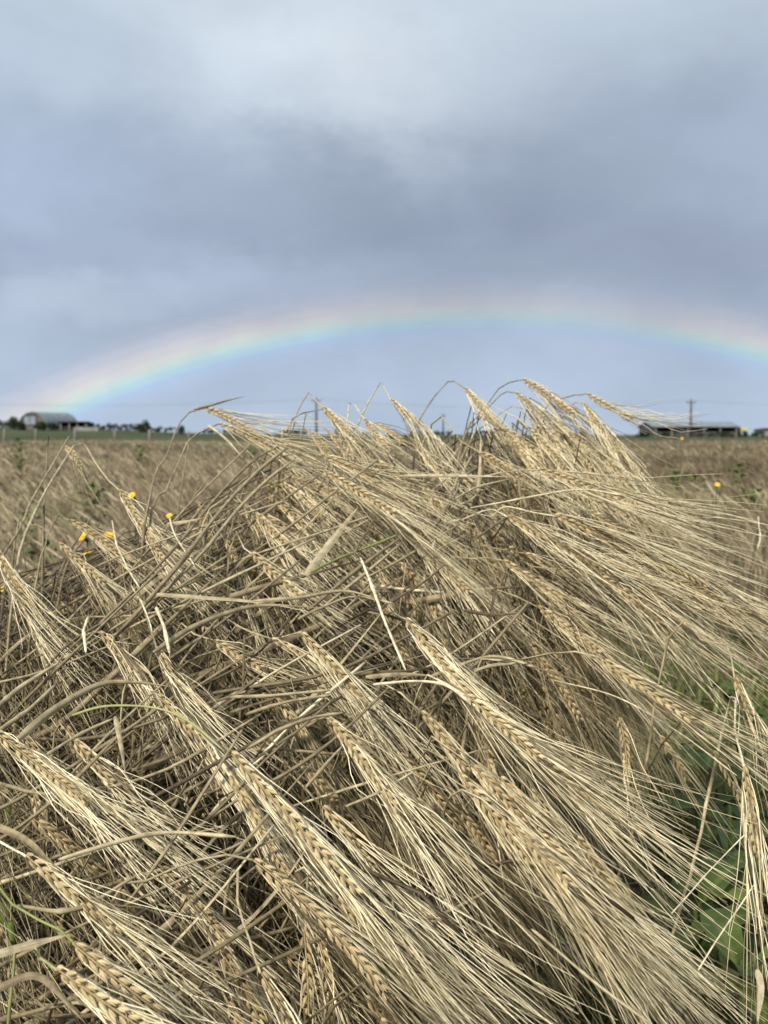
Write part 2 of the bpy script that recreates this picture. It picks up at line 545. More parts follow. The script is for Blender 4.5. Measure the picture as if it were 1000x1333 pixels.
def blade(pts, w, shade, parent, root, rng, mat=None, name='leaf_blade', twist=1.5):
    path = spline(pts, 22)
    T = nrm(np.gradient(path, axis=0))
    k = len(path)
    ref = nrm(np.cross(T, nrm(C0 - path)))
    N = np.cross(T, ref)
    tw = (rng.uniform(-.5, .5) + np.linspace(0, twist * rng.uniform(-1, 1), k))[:, None]
    side = ref * np.cos(tw) + N * np.sin(tw)
    width = w * np.interp(np.linspace(0, 1, k), [0, .08, .55, .9, 1], [.55, 1, .9, .35, .04])
    c = np.zeros((k, 3))
    c[:, 0] = np.clip(shade + rng.normal(0, .05, k), 0, 1)
    mb = MB()
    mb.ribbon(path, width, side, c, cup=.18 + rng.random() * .25)
    return mb.build(name, mat or M_leaf, parent, origin=root)

def D0(px, py):
    """depth in metres of the clump's outer surface at a photo pixel"""
    d = np.interp(py, [500, 600, 700, 850, 1000, 1200, 1340], [1.52, 1.30, 1.16, 1.0, .86, .71, .63])
    return float(d)
def root_for(p, rng, spread=.16):
    """where a culm that arches over at p stands on the ground: up-wind (left) of it and deeper in the clump"""
    return np.array([p[0] - rng.uniform(.12, .34), p[1] + rng.uniform(.05, .30), 0.0])
def auto_stem(B, E, rng):
    B, E = np.asarray(B), np.asarray(E)
    T = nrm(E - B)
    up = np.array([0, 0, 1.])
    p3 = B - T * .022 - up * .003
    p2 = B - T * .045 + np.array([-.012, .03, -.035])
    r = root_for(B, rng)
    if B[0] > .02:                      # at the down-wind side the culms come in from further behind
        r = np.array([B[0] - rng.uniform(.04, .16), B[1] + rng.uniform(.22, .45), 0.0])
    m = p2 * .45 + r * .55 + np.array([.02, .05, .06])
    return [r, m, p2, p3, B]

# ------------------------------------------------------------------ ground, pasture, far land (structure)
def ground_mat():
    m, N = new_mat('soil and trash')
    p = pos(N)
    n1 = N.noise(p, 1.4, 5, 0.6)
    n2 = N.noise(p, 40, 4, 0.65)
    c = N.ramp(n1, [(0.35, (0.055, 0.038, 0.022)), (0.65, (0.12, 0.09, 0.055))])
    c = N.mix(N.ramp(n2, [(0.45, (0,) * 3), (0.7, (1,) * 3)]), c, (0.17, 0.13, 0.08))
    c = N.mix(N.ramp(N.noise(p, 3.5, 3), [(0.5, (0,) * 3), (0.62, (.8,) * 3)]), c, (0.035, 0.055, 0.018))
    finish(N, c, .95, bump=n2, strength=.8, dist=.02, spec=.1)
    return m
def grass_mat():
    m, N = new_mat('pasture grass')
    p = pos(N)
    c = N.ramp(N.noise(p, .05, 5, .6), [(0.3, (0.022, 0.034, 0.014)), (0.7, (0.058, 0.072, 0.028))])
    c = N.mix(N.ramp(N.noise(p, .35, 5), [(0.42, (0,) * 3), (0.7, (.75,) * 3)]), c, (0.105, 0.098, 0.050))
    finish(N, c, .95, spec=.1)
    return m
def grid(xs, ys, zf):
    X, Y = np.meshgrid(xs, ys, indexing='ij')
    V = np.stack([X, Y, zf(X, Y)], -1).reshape(-1, 3)
    n, m = len(xs), len(ys)
    i = np.arange(n - 1)[:, None] * m
    j = np.arange(m - 1)[None]
    return V, np.stack([i + j, i + m + j, i + m + j + 1, i + j + 1], -1).reshape(-1, 4)
def sstep(a, b, x):
    t = np.clip((x - a) / (b - a), 0, 1)
    return t * t * (3 - 2 * t)
FIELD_END = 66.0
def zpast(X, Y):
    az = X / np.maximum(Y, 1)                       # left is negative
    rise = np.interp(az, [-.6, -.36, -.26, -.18, -.05, .4], [2.1, 2.05, 1.75, 1.15, .75, .66])
    return rise * sstep(FIELD_END - 2, 185, Y) + .004
g = MB()
xs = np.concatenate([-np.geomspace(4000, 3, 30), np.linspace(-2.6, 2.6, 60), np.geomspace(3, 4000, 30)])
ys = np.concatenate([[-4000, -800, -100, -20, -4], np.linspace(-2, 6, 80), np.geomspace(6.3, 6000, 40)])
V, Q = grid(xs, ys, lambda X, Y: .02 * np.sin(X * 3.1 + 1) * np.cos(Y * 2.3) * (np.abs(X) < 8) * (Y < 20) - .35 * (Y > 75))
g.add(V, Q)
tag(g.build('ground', ground_mat()), kind='structure')
g = MB()
xs = np.concatenate([-np.geomspace(3500, 45, 40), np.linspace(-42, 42, 60), np.geomspace(45, 3500, 40)])
ys = np.concatenate([np.linspace(FIELD_END - 2, 190, 40), np.geomspace(200, 5500, 20)])
V, Q = grid(xs, ys, zpast)
g.add(V, Q)
tag(g.build('pasture', grass_mat()), kind='structure')

# ------------------------------------------------------------------ rainbow: a band on a 3 km dome round the antisolar point
def rainbow():
    az, el_ = math.radians(4.9), math.radians(-37.3)
    a = np.array([math.sin(az) * math.cos(el_), math.cos(az) * math.cos(el_), math.sin(el_)])
    r = nrm(np.cross(a, [0, 0, 1]))
    u = np.cross(r, a)
    R = 3200.0
    phis = np.linspace(-math.pi * .42, math.pi * .42, 260)
    rad = np.radians(np.linspace(41.0, 46.6, 24))
    V, Cc = [], []
    for ph in phis:
        for i, q in enumerate(rad):
            d = a * math.cos(q) + (u * math.cos(ph) + r * math.sin(ph)) * math.sin(q)
            V.append(C0 + d * R)
            Cc.append((i / (len(rad) - 1), (ph / math.pi) + .5, 0))
    n, m = len(phis), len(rad)
    i = np.arange(n - 1)[:, None] * m
    j = np.arange(m - 1)[None]
    Q = np.stack([i + j, i + m + j, i + m + j + 1, i + j + 1], -1).reshape(-1, 4)
    mb = MB()
    mb.add(V, Q, None, Cc)
    mat, N = new_mat('rainbow light')
    rr, gg, bb = attr(N)[:3]
    # inner (0) to outer (1): faint violet, blue, green-cyan, yellow-white, pink, nothing
    c = N.ramp(rr, [(0.0, (0, 0, 0)), (0.16, (0.003, 0.003, 0.008)), (0.25, (0.018, 0.018, 0.045)), (0.32, (0.012, 0.045, 0.100)),
                    (0.385, (0.030, 0.110, 0.088)), (0.45, (0.100, 0.150, 0.050)), (0.51, (0.165, 0.130, 0.035)),
                    (0.59, (0.150, 0.090, 0.035)), (0.69, (0.082, 0.050, 0.030)), (0.79, (0.022, 0.012, 0.008)), (0.88, (0, 0, 0))], 'EASE')
    # brighter where the rain is denser: at the left foot, weakest at the top, bright again to the right
    k = N.ramp(gg, [(0.22, (1.35,) * 3), (0.36, (1.35,) * 3), (0.44, (1.05,) * 3), (0.50, (.60,) * 3), (0.56, (.55,) * 3), (0.60, (.95,) * 3), (0.70, (.95,) * 3)])
    n_ = N.ramp(N.noise(pos(N, (.003,) * 3), 2.2, 3), [(0.3, (.75,) * 3), (0.7, (1.2,) * 3)])
    e = N.n('ShaderNodeEmission')
    N.l(N.mix(1.0, N.mix(1.0, c, k, 'MULTIPLY'), n_, 'MULTIPLY'), e.inputs[0])
    t = N.n('ShaderNodeBsdfTransparent')
    ad_ = N.n('ShaderNodeAddShader')
    N.l(e.outputs[0], ad_.inputs[0])
    N.l(t.outputs[0], ad_.inputs[1])
    N.l(ad_.outputs[0], N.n('ShaderNodeOutputMaterial').inputs[0])
    return tag(mb.build('rainbow', mat), 'low wide pastel rainbow arching over the field from the curved barn', 'rainbow')
rainbow()

# ------------------------------------------------------------------ far buildings, poles, fence, bushes
def plain(name, c0, c1, rough=.7, scale=2.0, streak=(1, 1, 1), metallic=0):
    m, N = new_mat(name)
    c = N.ramp(N.noise(pos(N, streak), scale, 5, .6), [(0.3, c0), (0.7, c1)])
    finish(N, c, rough)
    return m
M_tin = plain('weathered tin', (0.11, 0.13, 0.145), (0.22, 0.245, 0.26), .5, 1.2, (1, 1, .3))
M_tindark = plain('old dark tin', (0.035, 0.034, 0.032), (0.09, 0.085, 0.078), .7, 1.5, (1, 1, .3))
M_brickish = plain('rendered end wall', (0.075, 0.066, 0.060), (0.13, 0.115, 0.10), .9, .8)
M_pane = plain('pale doorway sheet', (0.15, 0.175, 0.20), (0.24, 0.27, 0.30), .5, 1.0)
M_shade = plain('dark boarding', (0.018, 0.018, 0.017), (0.04, 0.038, 0.035), .9, 1.0)
M_stone = plain('pale dry stone', (0.16, 0.165, 0.15), (0.28, 0.28, 0.26), .9, .8)
M_wood = plain('grey timber', (0.15, 0.13, 0.105), (0.26, 0.235, 0.20), .85, 3, (1, 1, .3))
M_polew = plain('dark pole timber', (0.05, 0.045, 0.04), (0.10, 0.09, 0.08), .85, 3, (1, 1, .3))
M_bush = straw_mat('bush leaves', [(0, (0.012, 0.020, 0.008)), (.5, (0.028, 0.042, 0.016)), (1, (0.06, 0.075, 0.03))], .8, .1, .4, 3)

def xform(loc, yaw):
    c, s = math.cos(yaw), math.sin(yaw)
    Rm = np.array([[c, -s, 0], [s, c, 0], [0, 0, 1]])
    return lambda v: np.asarray(v) @ Rm.T + np.asarray(loc)

def gpt(px, y):
    """ground point on the pasture at pixel column px and distance y"""
    x = (px - 500) / FPX * y * math.cos(PITCH)
    return np.array([x, y, float(zpast(np.array(x), np.array(y)))])

def arch_barn():
    loc = gpt(43, 150) + np.array([0, 0, -.05])
    e = empty('arched_barn', loc, 'grey round-roofed tin barn with a pale doorway at the left foot of the rainbow', 'barn')
    yaw = math.radians(-18)
    Mx = xform((0, 0, 0), yaw)
    R_, L_ = 2.45, 7.6
    n = 26
    ang = np.linspace(0, math.pi, n)
    # corrugated shell: an arch with thickness
    mb = MB()
    ny = 40
    yy = np.linspace(-.15, L_, ny)
    for rr_, flip in ((R_, 0), (R_ - .10, 1)):
        rip = rr_ + .03 * np.cos(yy * 9)[None] * (1 - flip)
        V = np.stack([np.cos(ang)[:, None] * rip, np.broadcast_to(yy, (n, ny)), np.sin(ang)[:, None] * rip * 1.03], -1).reshape(-1, 3)
        i = np.arange(n - 1)[:, None] * ny
        j = np.arange(ny - 1)[None]
        mb.add(Mx(V), np.stack([i + j, i + ny + j, i + ny + j + 1, i + j + 1], -1).reshape(-1, 4))
    for y_ in (yy[0],):
        o = np.stack([np.cos(ang) * (R_ + .03), np.full(n, y_), np.sin(ang) * (R_ + .03) * 1.03], -1)
        i_ = np.stack([np.cos(ang) * (R_ - .1), np.full(n, y_), np.sin(ang) * (R_ - .1) * 1.03], -1)
        q = [[k, k + 1, n + k + 1, n + k] for k in range(n - 1)]
        mb.add(Mx(np.vstack([o, i_])), q)
    mb.build('roof', M_tin, e)
    mb = MB()
    arc = np.stack([np.cos(ang) * (R_ - .12), np.full(n, 0.), np.sin(ang) * (R_ - .12) * 1.03], -1)
    for y0 in (0.0, L_ - .1):
        V = np.vstack([arc + [0, y0, 0], [[0, y0, 0]]])
        mb.add(Mx(V), None, [[k, k + 1, n] for k in range(n - 1)])
    mb.build('wall', M_brickish, e, smooth=False)
    mb = MB()
    mb.box((-1.35, -.06, .75), (.55, -.003, 1.95), M=Mx)
    d = mb.build('doorway', M_pane, e, smooth=False)
    mb = MB()
    for x0, x1, z0, z1 in ((-1.45, -1.35, .3, 2.05), (.55, .65, .3, 2.05), (-1.45, .65, 1.95, 2.05), (-1.35, .55, .65, .75), (-.42, -.36, .75, 1.95)):
        mb.box((x0, -.09, z0), (x1, -.062, z1), M=Mx)
    mb.build('door_frame', M_shade, d, smooth=False)
    # dark curtain of the open end beside the door
    mb = MB()
    mb.box((.75, -.05, .05), (2.0, -.002, 1.2), M=Mx)
    mb.build('side_door', M_shade, e, smooth=False)
    return e
arch_barn()

def low_shed(name, px0, px1, y, zlo, zroof, label, wall, roofm, yaw=0.0, depth=4.0, posts=5, open_front=True, gable=False, roof_drop=.35):
    a, b = gpt(px0, y), gpt(px1, y)
    loc = (a + b) / 2
    w = abs(b[0] - a[0]) / 2
    e = empty(name, loc, label, 'shed')
    Mx = xform((0, 0, 0), yaw)
    mb = MB()
    mb.box((-w, depth - .15, -.3), (w, depth, zroof - .12), M=Mx)
    mb.box((-w, 0, -.3), (-w + .15, depth - .15, zroof - .12), M=Mx)
    mb.box((w - .15, 0, -.3), (w, depth - .15, zroof - .12), M=Mx)
    mb.box((-w + .15, .1, -.3), (w - .15, .22, zlo), M=Mx)
    mb.build('wall', wall, e, smooth=False)
    mb = MB()
    if gable:
        h = .62
        nx = 40
        for x0, x1 in ((-w - .25, w + .25),):
            V = np.array([[x0, -.3, zroof - .1], [x0, depth / 2, zroof + h], [x0, depth + .3, zroof - .1],
                          [x1, -.3, zroof - .1], [x1, depth / 2, zroof + h], [x1, depth + .3, zroof - .1]])
            V2 = V + [0, 0, -.09]
            mb.add(Mx(np.vstack([V, V2])), [[0, 3, 4, 1], [1, 4, 5, 2], [6, 7, 10, 9], [7, 8, 11, 10], [0, 6, 9, 3], [2, 5, 11, 8], [0, 1, 7, 6], [1, 2, 8, 7], [3, 9, 10, 4], [4, 10, 11, 5]])
    else:
        V = [(-w - .2, -.35, zroof), (w + .2, -.35, zroof), (w + .2, depth + .2, zroof - roof_drop), (-w - .2, depth + .2, zroof - roof_drop)]
        V2 = [(x, y_, z - .09) for x, y_, z in V]
        mb.add(Mx(np.array(V + V2)), [[0, 1, 2, 3], [7, 6, 5, 4], [0, 4, 5, 1], [1, 5, 6, 2], [2, 6, 7, 3], [3, 7, 4, 0]])
    mb.build('roof', roofm, e, smooth=False)
    if gable:
        mb = MB()
        for sx in (-w, w - .14):
            V = np.array([[sx, 0, zroof - .12], [sx, depth, zroof - .12], [sx, depth / 2, zroof + .47]])
            mb.add(Mx(np.vstack([V, V + [.14, 0, 0]])), [[0, 1, 4, 3], [1, 2, 5, 4], [2, 0, 3, 5]], [[0, 2, 1], [3, 4, 5]])
        mb.build('gable', wall, e, smooth=False)
    for i in range(posts):
        x = -w + .3 + (2 * w - .6) * i / max(1, posts - 1)
        mb = MB()
        mb.box((x - .07, -.12, -.3), (x + .07, .02, zroof - .14), M=Mx)
        mb.build('post', M_wood, e, smooth=False)
    return e
low_shed('lean_to_shed', 77, 115, 149, .55, 1.25, 'low dark open lean-to shed against the side of the round barn', M_shade, M_tindark, .02, 3.2, 4)
low_shed('long_farm_shed', 850, 962, 150, .75, 1.55, 'long low farm shed with pale roof behind the field, below the utility pole', M_tindark, M_tin, math.radians(3), 7.0, 6, gable=True)
low_shed('small_outbuilding', 992, 1030, 190, 1.0, 1.35, 'small grey outbuilding cut off by the frame past the long shed', M_stone, M_tindark, 0, 4, 2)

def block(name, px0, px1, y, z0, z1, mat, label, cat, cap=None):
    a, b = gpt(px0, y), gpt(px1, y)
    loc = (a + b) / 2
    w = abs(b[0] - a[0]) / 2
    mb = MB()
    nb = max(3, int(w * 2 / .5))
    r = np.random.default_rng(int(px0))
    for i in range(nb):
        x0 = -w + 2 * w * i / nb
        mb.box((x0, 0, -.4), (x0 + 2 * w / nb - .012, .5, z1 - z0 + r.uniform(-.05, .05)))
    o = mb.build(name, mat, smooth=False, origin=None)
    o.location = loc + np.array([0, 0, z0])
    return tag(o, label, cat)
block('stone_wall', 98, 128, 146, 0, .52, M_stone, 'short pale stone wall running from the dark lean-to shed', 'wall')
def hay_trailer():
    loc = gpt(969, 150)
    e = empty('feed_trailer', loc, 'small yellow-topped farm trailer parked at the end of the long shed', 'trailer')
    mb = MB()
    mb.box((-.45, 0, .85), (.45, 1.4, 1.2))
    mb.box((-.40, .05, 1.2), (.40, 1.35, 1.3))
    mb.build('body', plain('faded yellow paint', (0.42, 0.36, 0.10), (0.55, 0.47, 0.16), .6), e, smooth=False)
    mb = MB()
    mb.box((-.42, .05, .72), (.42, 1.35, .846))
    mb.build('chassis', M_tindark, e, smooth=False)
    for sx in (-.46, .46):
        for y_ in (.3, 1.1):
            mb = MB()
            mb.tubes(np.array([[[sx - .06, y_, .36], [sx + .06, y_, .36]]]), .36, 16)
            mb.build('wheel', M_shade, e, smooth=False)
hay_trailer()

def utility_pole(px, y, top_py, label, arm=1.3, kind=0):
    b = gpt(px, y)
    top = CAMH + (566 - top_py) / FPX * y
    e = empty('utility_pole', b, label, 'utility pole', 'power poles standing along the far side of the field')
    h = top - b[2]
    mb = MB()
    mb.tubes(np.array([[[0, 0, -.3], [0, 0, h * .5], [0, 0, h]]]), [.19, .16, .13], 10)
    mb.build('shaft', M_polew, e)
    mb = MB()
    mb.box((-arm / 2, -.06, h - .42), (arm / 2, .06, h - .30))
    mb.build('crossarm', M_polew, e, smooth=False)
    for x in (-arm / 2 + .06, 0, arm / 2 - .06):
        mb = MB()
        z = h - .30 if x else h
        mb.tubes(np.array([[[x, 0, z], [x, 0, z + .07], [x, 0, z + .14], [x, 0, z + .2]]]), [.03, .06, .045, .055], 8)
        mb.build('insulator', M_stone, e)
    return [b + np.array([x, 0, (h - .1 if x else h + .2)]) for x in (-arm / 2 + .06, 0, arm / 2 - .06)]
A_ = utility_pole(412, 150, 519, 'dark utility pole rising behind the bent stems left of centre')
B_ = utility_pole(899, 150, 521, 'utility pole with a short crossarm standing over the long farm shed')
utility_pole(577, 240, 539, 'faint farthest utility pole between the two taller ones', 1.2)
C_ = [a - (B_[0] - A_[0]) * 1.3 for a in A_]
D_ = [b + (B_[0] - A_[0]) * 1.2 for b in B_]
for (p, q, lab) in ((A_, B_, 'thin overhead cable slung between the two tall utility poles'),
                    (C_, A_, 'thin overhead cable running off leftwards from the pole behind the bent stems'),
                    (B_, D_, 'thin overhead cable running off rightwards from the pole over the long shed')):
    mb = MB()
    for a, b in zip(p, q):
        t = np.linspace(0, 1, 30)[:, None]
        mb.tubes((a + (b - a) * t + np.array([0, 0, -1.1]) * 4 * t * (1 - t))[None], .005, 4)
    tag(mb.build('overhead_cable', M_polew), lab, 'cable', 'overhead power cables')

def fence_post(px, y, h, label, r=.11):
    b = gpt(px, y)
    mb = MB()
    lean = RNG.normal(0, .03)
    mb.tubes(np.array([[[0, 0, -.3], [lean * .5, 0, h * .5], [lean, 0, h - .06], [lean, 0, h]]]), [r, r, r * .96, r * .6], 9)
    o = mb.build('fence_post', M_wood)
    o.location = b
    tag(o, label, 'fence post', 'wooden fence posts along the pasture edge')
for px, y, h, lab in ((6, 92, 1.15, 'wooden fence post nearest the left edge of the picture'),
                      (47, 96, 1.05, 'wooden fence post in front of the round barn doorway'),
                      (98, 90, 1.2, 'thick pale fence post in front of the dark lean-to shed'),
                      (150, 100, .95, 'low fence post in the green strip right of the stone wall'),
                      (195, 94, 1.1, 'wooden fence post beside the lone upright bush'),
                      (246, 104, .9, 'short fence post right of the lone upright bush'),
                      (331, 108, 1.0, 'small fence post far behind the leftmost nodding ears')):
    fence_post(px, y, h, lab)
def wire_fence():
    mb = MB()
    a, b = gpt(-20, 93), gpt(340, 106)
    for z in (.45, .75, 1.0):
        t = np.linspace(0, 1, 24)[:, None]
        p = a + (b - a) * t
        p[:, 2] = [float(zpast(np.array(q[0]), np.array(q[1]))) for q in p]
        mb.tubes((p + [0, 0, z])[None], .006, 3)
    tag(mb.build('fence_wire', M_polew), 'thin fence wires strung between the wooden posts of the pasture edge', 'fence wire')
wire_fence()

def bush(px, y, w, h, label, n=900, name='bush', group='dark bushes and low trees on the skyline', trunk=True, seed=0, flat=1.0):
    r = np.random.default_rng(int(px * 3 + y + seed))
    b = gpt(px, y)
    e = empty(name, b, label, 'tree' if 'tree' in name else 'bush', group)
    mb = MB()
    nc = max(6, int(w * 5))
    cc = np.stack([r.uniform(-w / 2, w / 2, nc), r.uniform(-w / 3, w / 3, nc) * flat, h * r.uniform(.15, .75, nc)], 1)
    cr = r.uniform(.20, .38, nc) * h
    k = r.integers(0, nc, n)
    d = nrm(r.normal(0, 1, (n, 3)))
    p = cc[k] + d * cr[k, None] * r.uniform(.55, 1.12, (n, 1))
    p[:, 2] = np.maximum(p[:, 2], .02)
    s = r.uniform(.05, .11, (n, 1)) * (h / 1.5) ** .5
    u = nrm(r.normal(0, 1, (n, 3)))
    v = nrm(np.cross(u, r.normal(0, 1, (n, 3))))
    V = np.stack([p - u * s, p + v * s * .6, p + u * s, p - v * s * .6], 1).reshape(-1, 3)
    c = np.repeat(np.stack([np.clip(r.normal(.45, .25, n), 0, 1), np.zeros(n), np.zeros(n)], 1), 4, 0)
    mb.add(V, np.arange(n * 4).reshape(n, 4), None, c)
    mb.build('crown', M_bush, e)
    if trunk:
        mb = MB()
        for q in range(4):
            tp = cc[r.integers(0, nc)]
            mb.tubes(np.array([[[0, 0, -.2], tp * [.4, .4, .5], tp]]), [.06 * h / 1.5, .04, .015], 6)
        mb.build('trunk', M_polew, e)
for px, y, w, h, lab in (
        (18, 152, .9, 2.1, 'small dark tree at the left end of the round barn'),
        (4, 160, 3.2, 1.5, 'dark bush mass at the very left edge of the skyline'),
        (28, 143, 1.4, 1.2, 'low dark bush before the left foot of the round barn'),
        (56, 143, 1.7, 1.35, 'round dark bush in front of the round barn wall'),
        (68, 142, 1.3, 1.0, 'low bush between the round barn and the lean-to shed'),
        (138, 170, 4.0, 1.0, 'low bush just right of the short stone wall'),
        (165, 175, 5.0, 1.15, 'long dark bush on the skyline left of the lone upright bush'),
        (192, 150, .55, 1.75, 'lone upright bush sticking up from the green skyline'),
        (184, 152, .9, 1.1, 'small rounded bush touching the lone upright bush'),
        (212, 168, 3.4, .85, 'low bush right of the lone upright bush'),
        (236, 150, .4, 1.3, 'thin scrubby bush right of the bend of the tallest left stem'),
        (290, 180, 6.0, .8, 'flat hedge bush far behind the leftmost nodding ears'),
        (380, 170, 5.0, .9, 'dark hedge bush behind the bent stems left of centre'),
        (455, 180, 6.0, .8, 'flat dark hedge bush behind the centre ears'),
        (560, 190, 7.0, .9, 'flat dark hedge bush behind the faint far pole'),
        (640, 180, 6.0, .9, 'flat dark hedge bush behind the right-hand bent stems'),
        (745, 170, 5.0, .9, 'flat dark hedge bush behind the crown of ears'),
        (838, 148, 2.2, .95, 'dark bush at the left gable of the long farm shed'),
        (872, 146, 2.0, .75, 'low bush under the left half of the long farm shed'),
        (915, 146, 2.2, .6, 'low green bush in front of the middle posts of the long shed'),
        (945, 146, 2.6, .8, 'dark bush under the right end of the long farm shed'),
        (980, 148, 2.6, .9, 'dark bush between the trailer and the small outbuilding')):
    bush(px, y, w, h, lab, n=int(700 + 520 * w), name='small_tree' if 'tree' in lab else 'bush', seed=1)

# ------------------------------------------------------------------ the standing crop behind the clump (nobody could count it: stuff)
def field(name, y0, y1, dens, lod, label, seed, left=None, z_scale=1.0, xin=None):
    r = np.random.default_rng(seed)
    half = math.tan(math.radians(21.5))
    area = half * (y1 ** 2 - y0 ** 2)
    n = int(area * dens)
    Y = np.sqrt(r.uniform(y0 ** 2, y1 ** 2, n))
    X = Y * r.uniform(-half, half, n)
    if xin is not None:
        k = xin(X, Y)
        X, Y = X[k], Y[k]
        n = len(X)
    # patchiness: height and density vary in drifts
    w1 = np.sin(X * 1.3 + 2) * np.sin(Y * .9 + X * .4) * .5 + np.sin(X * .37 + Y * .23) * .5
    Hh = (.50 + .07 * w1 + r.normal(0, .035, n)) * z_scale
    lean = r.normal(0, .07, (n, 2)) + [.07, 0]
    root = np.stack([X, Y, np.zeros(n)], 1)
    top = root + np.stack([lean[:, 0], lean[:, 1], Hh], 1)
    tone = np.clip(.45 + .18 * w1 + r.normal(0, .20, n), 0, 1)
    mb = MB()
    col = lambda s, k: np.stack([np.clip(s, 0, 1), np.full(len(s), k), np.zeros(len(s))], 1)
    if lod < 2:
        mid = (root + top) / 2 + r.normal(0, .02, (n, 3))
        q = top + np.stack([np.full(n, .02), np.zeros(n), np.full(n, .015)], 1)
        mb.tubes(np.stack([root, mid, top, q], 1), [.0018 * (1 + lod)] * 4, 3, col(tone - .15, .2))
    else:
        q = top
    ang = r.uniform(-.5, 1.3, n)
    drop = r.uniform(.5, 1.6, n)
    d = nrm(np.stack([np.cos(ang), np.sin(ang) * .5, -drop], 1))
    Le = r.uniform(.07, .10, n)
    s4 = np.linspace(0, 1, 4)
    ear = q[:, None] + d[:, None] * Le[:, None, None] * s4[None, :, None]
    mb.tubes(ear, np.array([.002, .0055, .005, .002]) * (1 + .35 * lod), 4 if lod == 0 else 3, col(tone + r.normal(0, .12, n), .5))
    na = (11, 6, 3)[lod]
    wv = (.0011, .0022, .009)[lod]
    b0 = q[:, None] + d[:, None] * Le[:, None, None] * r.uniform(.2, 1, (n, na, 1))
    dd = nrm(d[:, None] + r.normal(0, .20, (n, na, 3)))
    tipp = b0 + dd * r.uniform(.09, .15, (n, na, 1)) + np.array([0, 0, -.01])
    sd = nrm(np.cross(dd, r.normal(0, 1, (n, na, 3)))) * wv
    V = np.stack([b0 - sd, b0 + sd, tipp], 2).reshape(-1, 3)
    c = np.repeat(col((tone[:, None] + .12 + r.normal(0, .14, (n, na))).ravel(), .9), 3, 0)
    mb.add(V, None, np.arange(len(V)).reshape(-1, 3), c)
    # dead leaves hanging from the culms
    if lod < 2:
        m = n
        z = r.uniform(.12, .42, m)
        lb = root + np.stack([lean[:, 0] * z, lean[:, 1] * z, z], 1)
        a2 = r.uniform(0, 6.28, m)
        o1 = lb + np.stack([np.cos(a2) * .06, np.sin(a2) * .06, r.uniform(-.02, .06, m)], 1)
        o2 = lb + np.stack([np.cos(a2) * .12, np.sin(a2) * .12, r.uniform(-.12, .02, m)], 1)
        ww = np.stack([-np.sin(a2), np.cos(a2), np.zeros(m)], 1) * .0035
        V = np.stack([lb - ww, lb + ww, o1 + ww, o1 - ww, o2], 1)
        i = np.arange(m)[:, None] * 5
        mb.add(V.reshape(-1, 3), i + np.array([[0, 1, 2, 3]]), i + np.array([[3, 2, 4]]), np.repeat(col(tone - .2, .1), 5, 0))
    o = mb.build(name, M_field, smooth=False)
    return tag(o, label, 'barley crop', kind='stuff')
def field_mat():
    m, N = new_mat('standing barley')
    r, g_, b = attr(N)[:3]
    c = N.ramp(r, [(0.0, (0.06, 0.043, 0.026)), (0.4, (0.225, 0.172, 0.108)), (0.75, (0.42, 0.335, 0.215)), (1.0, (0.66, 0.555, 0.375))])
    # weedy greener drifts through the crop
    n_ = N.noise(pos(N, (.35, .22, .0)), 2.4, 4, .6)
    c = N.mix(N.ramp(n_, [(0.53, (0,) * 3), (0.66, (.65,) * 3)]), c, N.mix(1.0, c, (0.55, 0.80, 0.42), 'MULTIPLY'))
    finish(N, c, .7, .15)
    return m
M_field = field_mat()
near_ok = lambda X, Y: (Y > 1.95) & ((X < .10) | (Y > 3.3)) | ((X < -.38) & (Y > 1.75))
field('barley_crop', 1.7, 6.5, 95, 0, 'tan standing barley just behind the lodged clump', 3, xin=near_ok)
field('barley_crop', 6.5, 20, 45, 1, 'soft tan middle part of the standing barley field', 4)
field('barley_crop', 20, FIELD_END, 10, 2, 'far tan part of the standing barley field reaching the green pasture', 5)

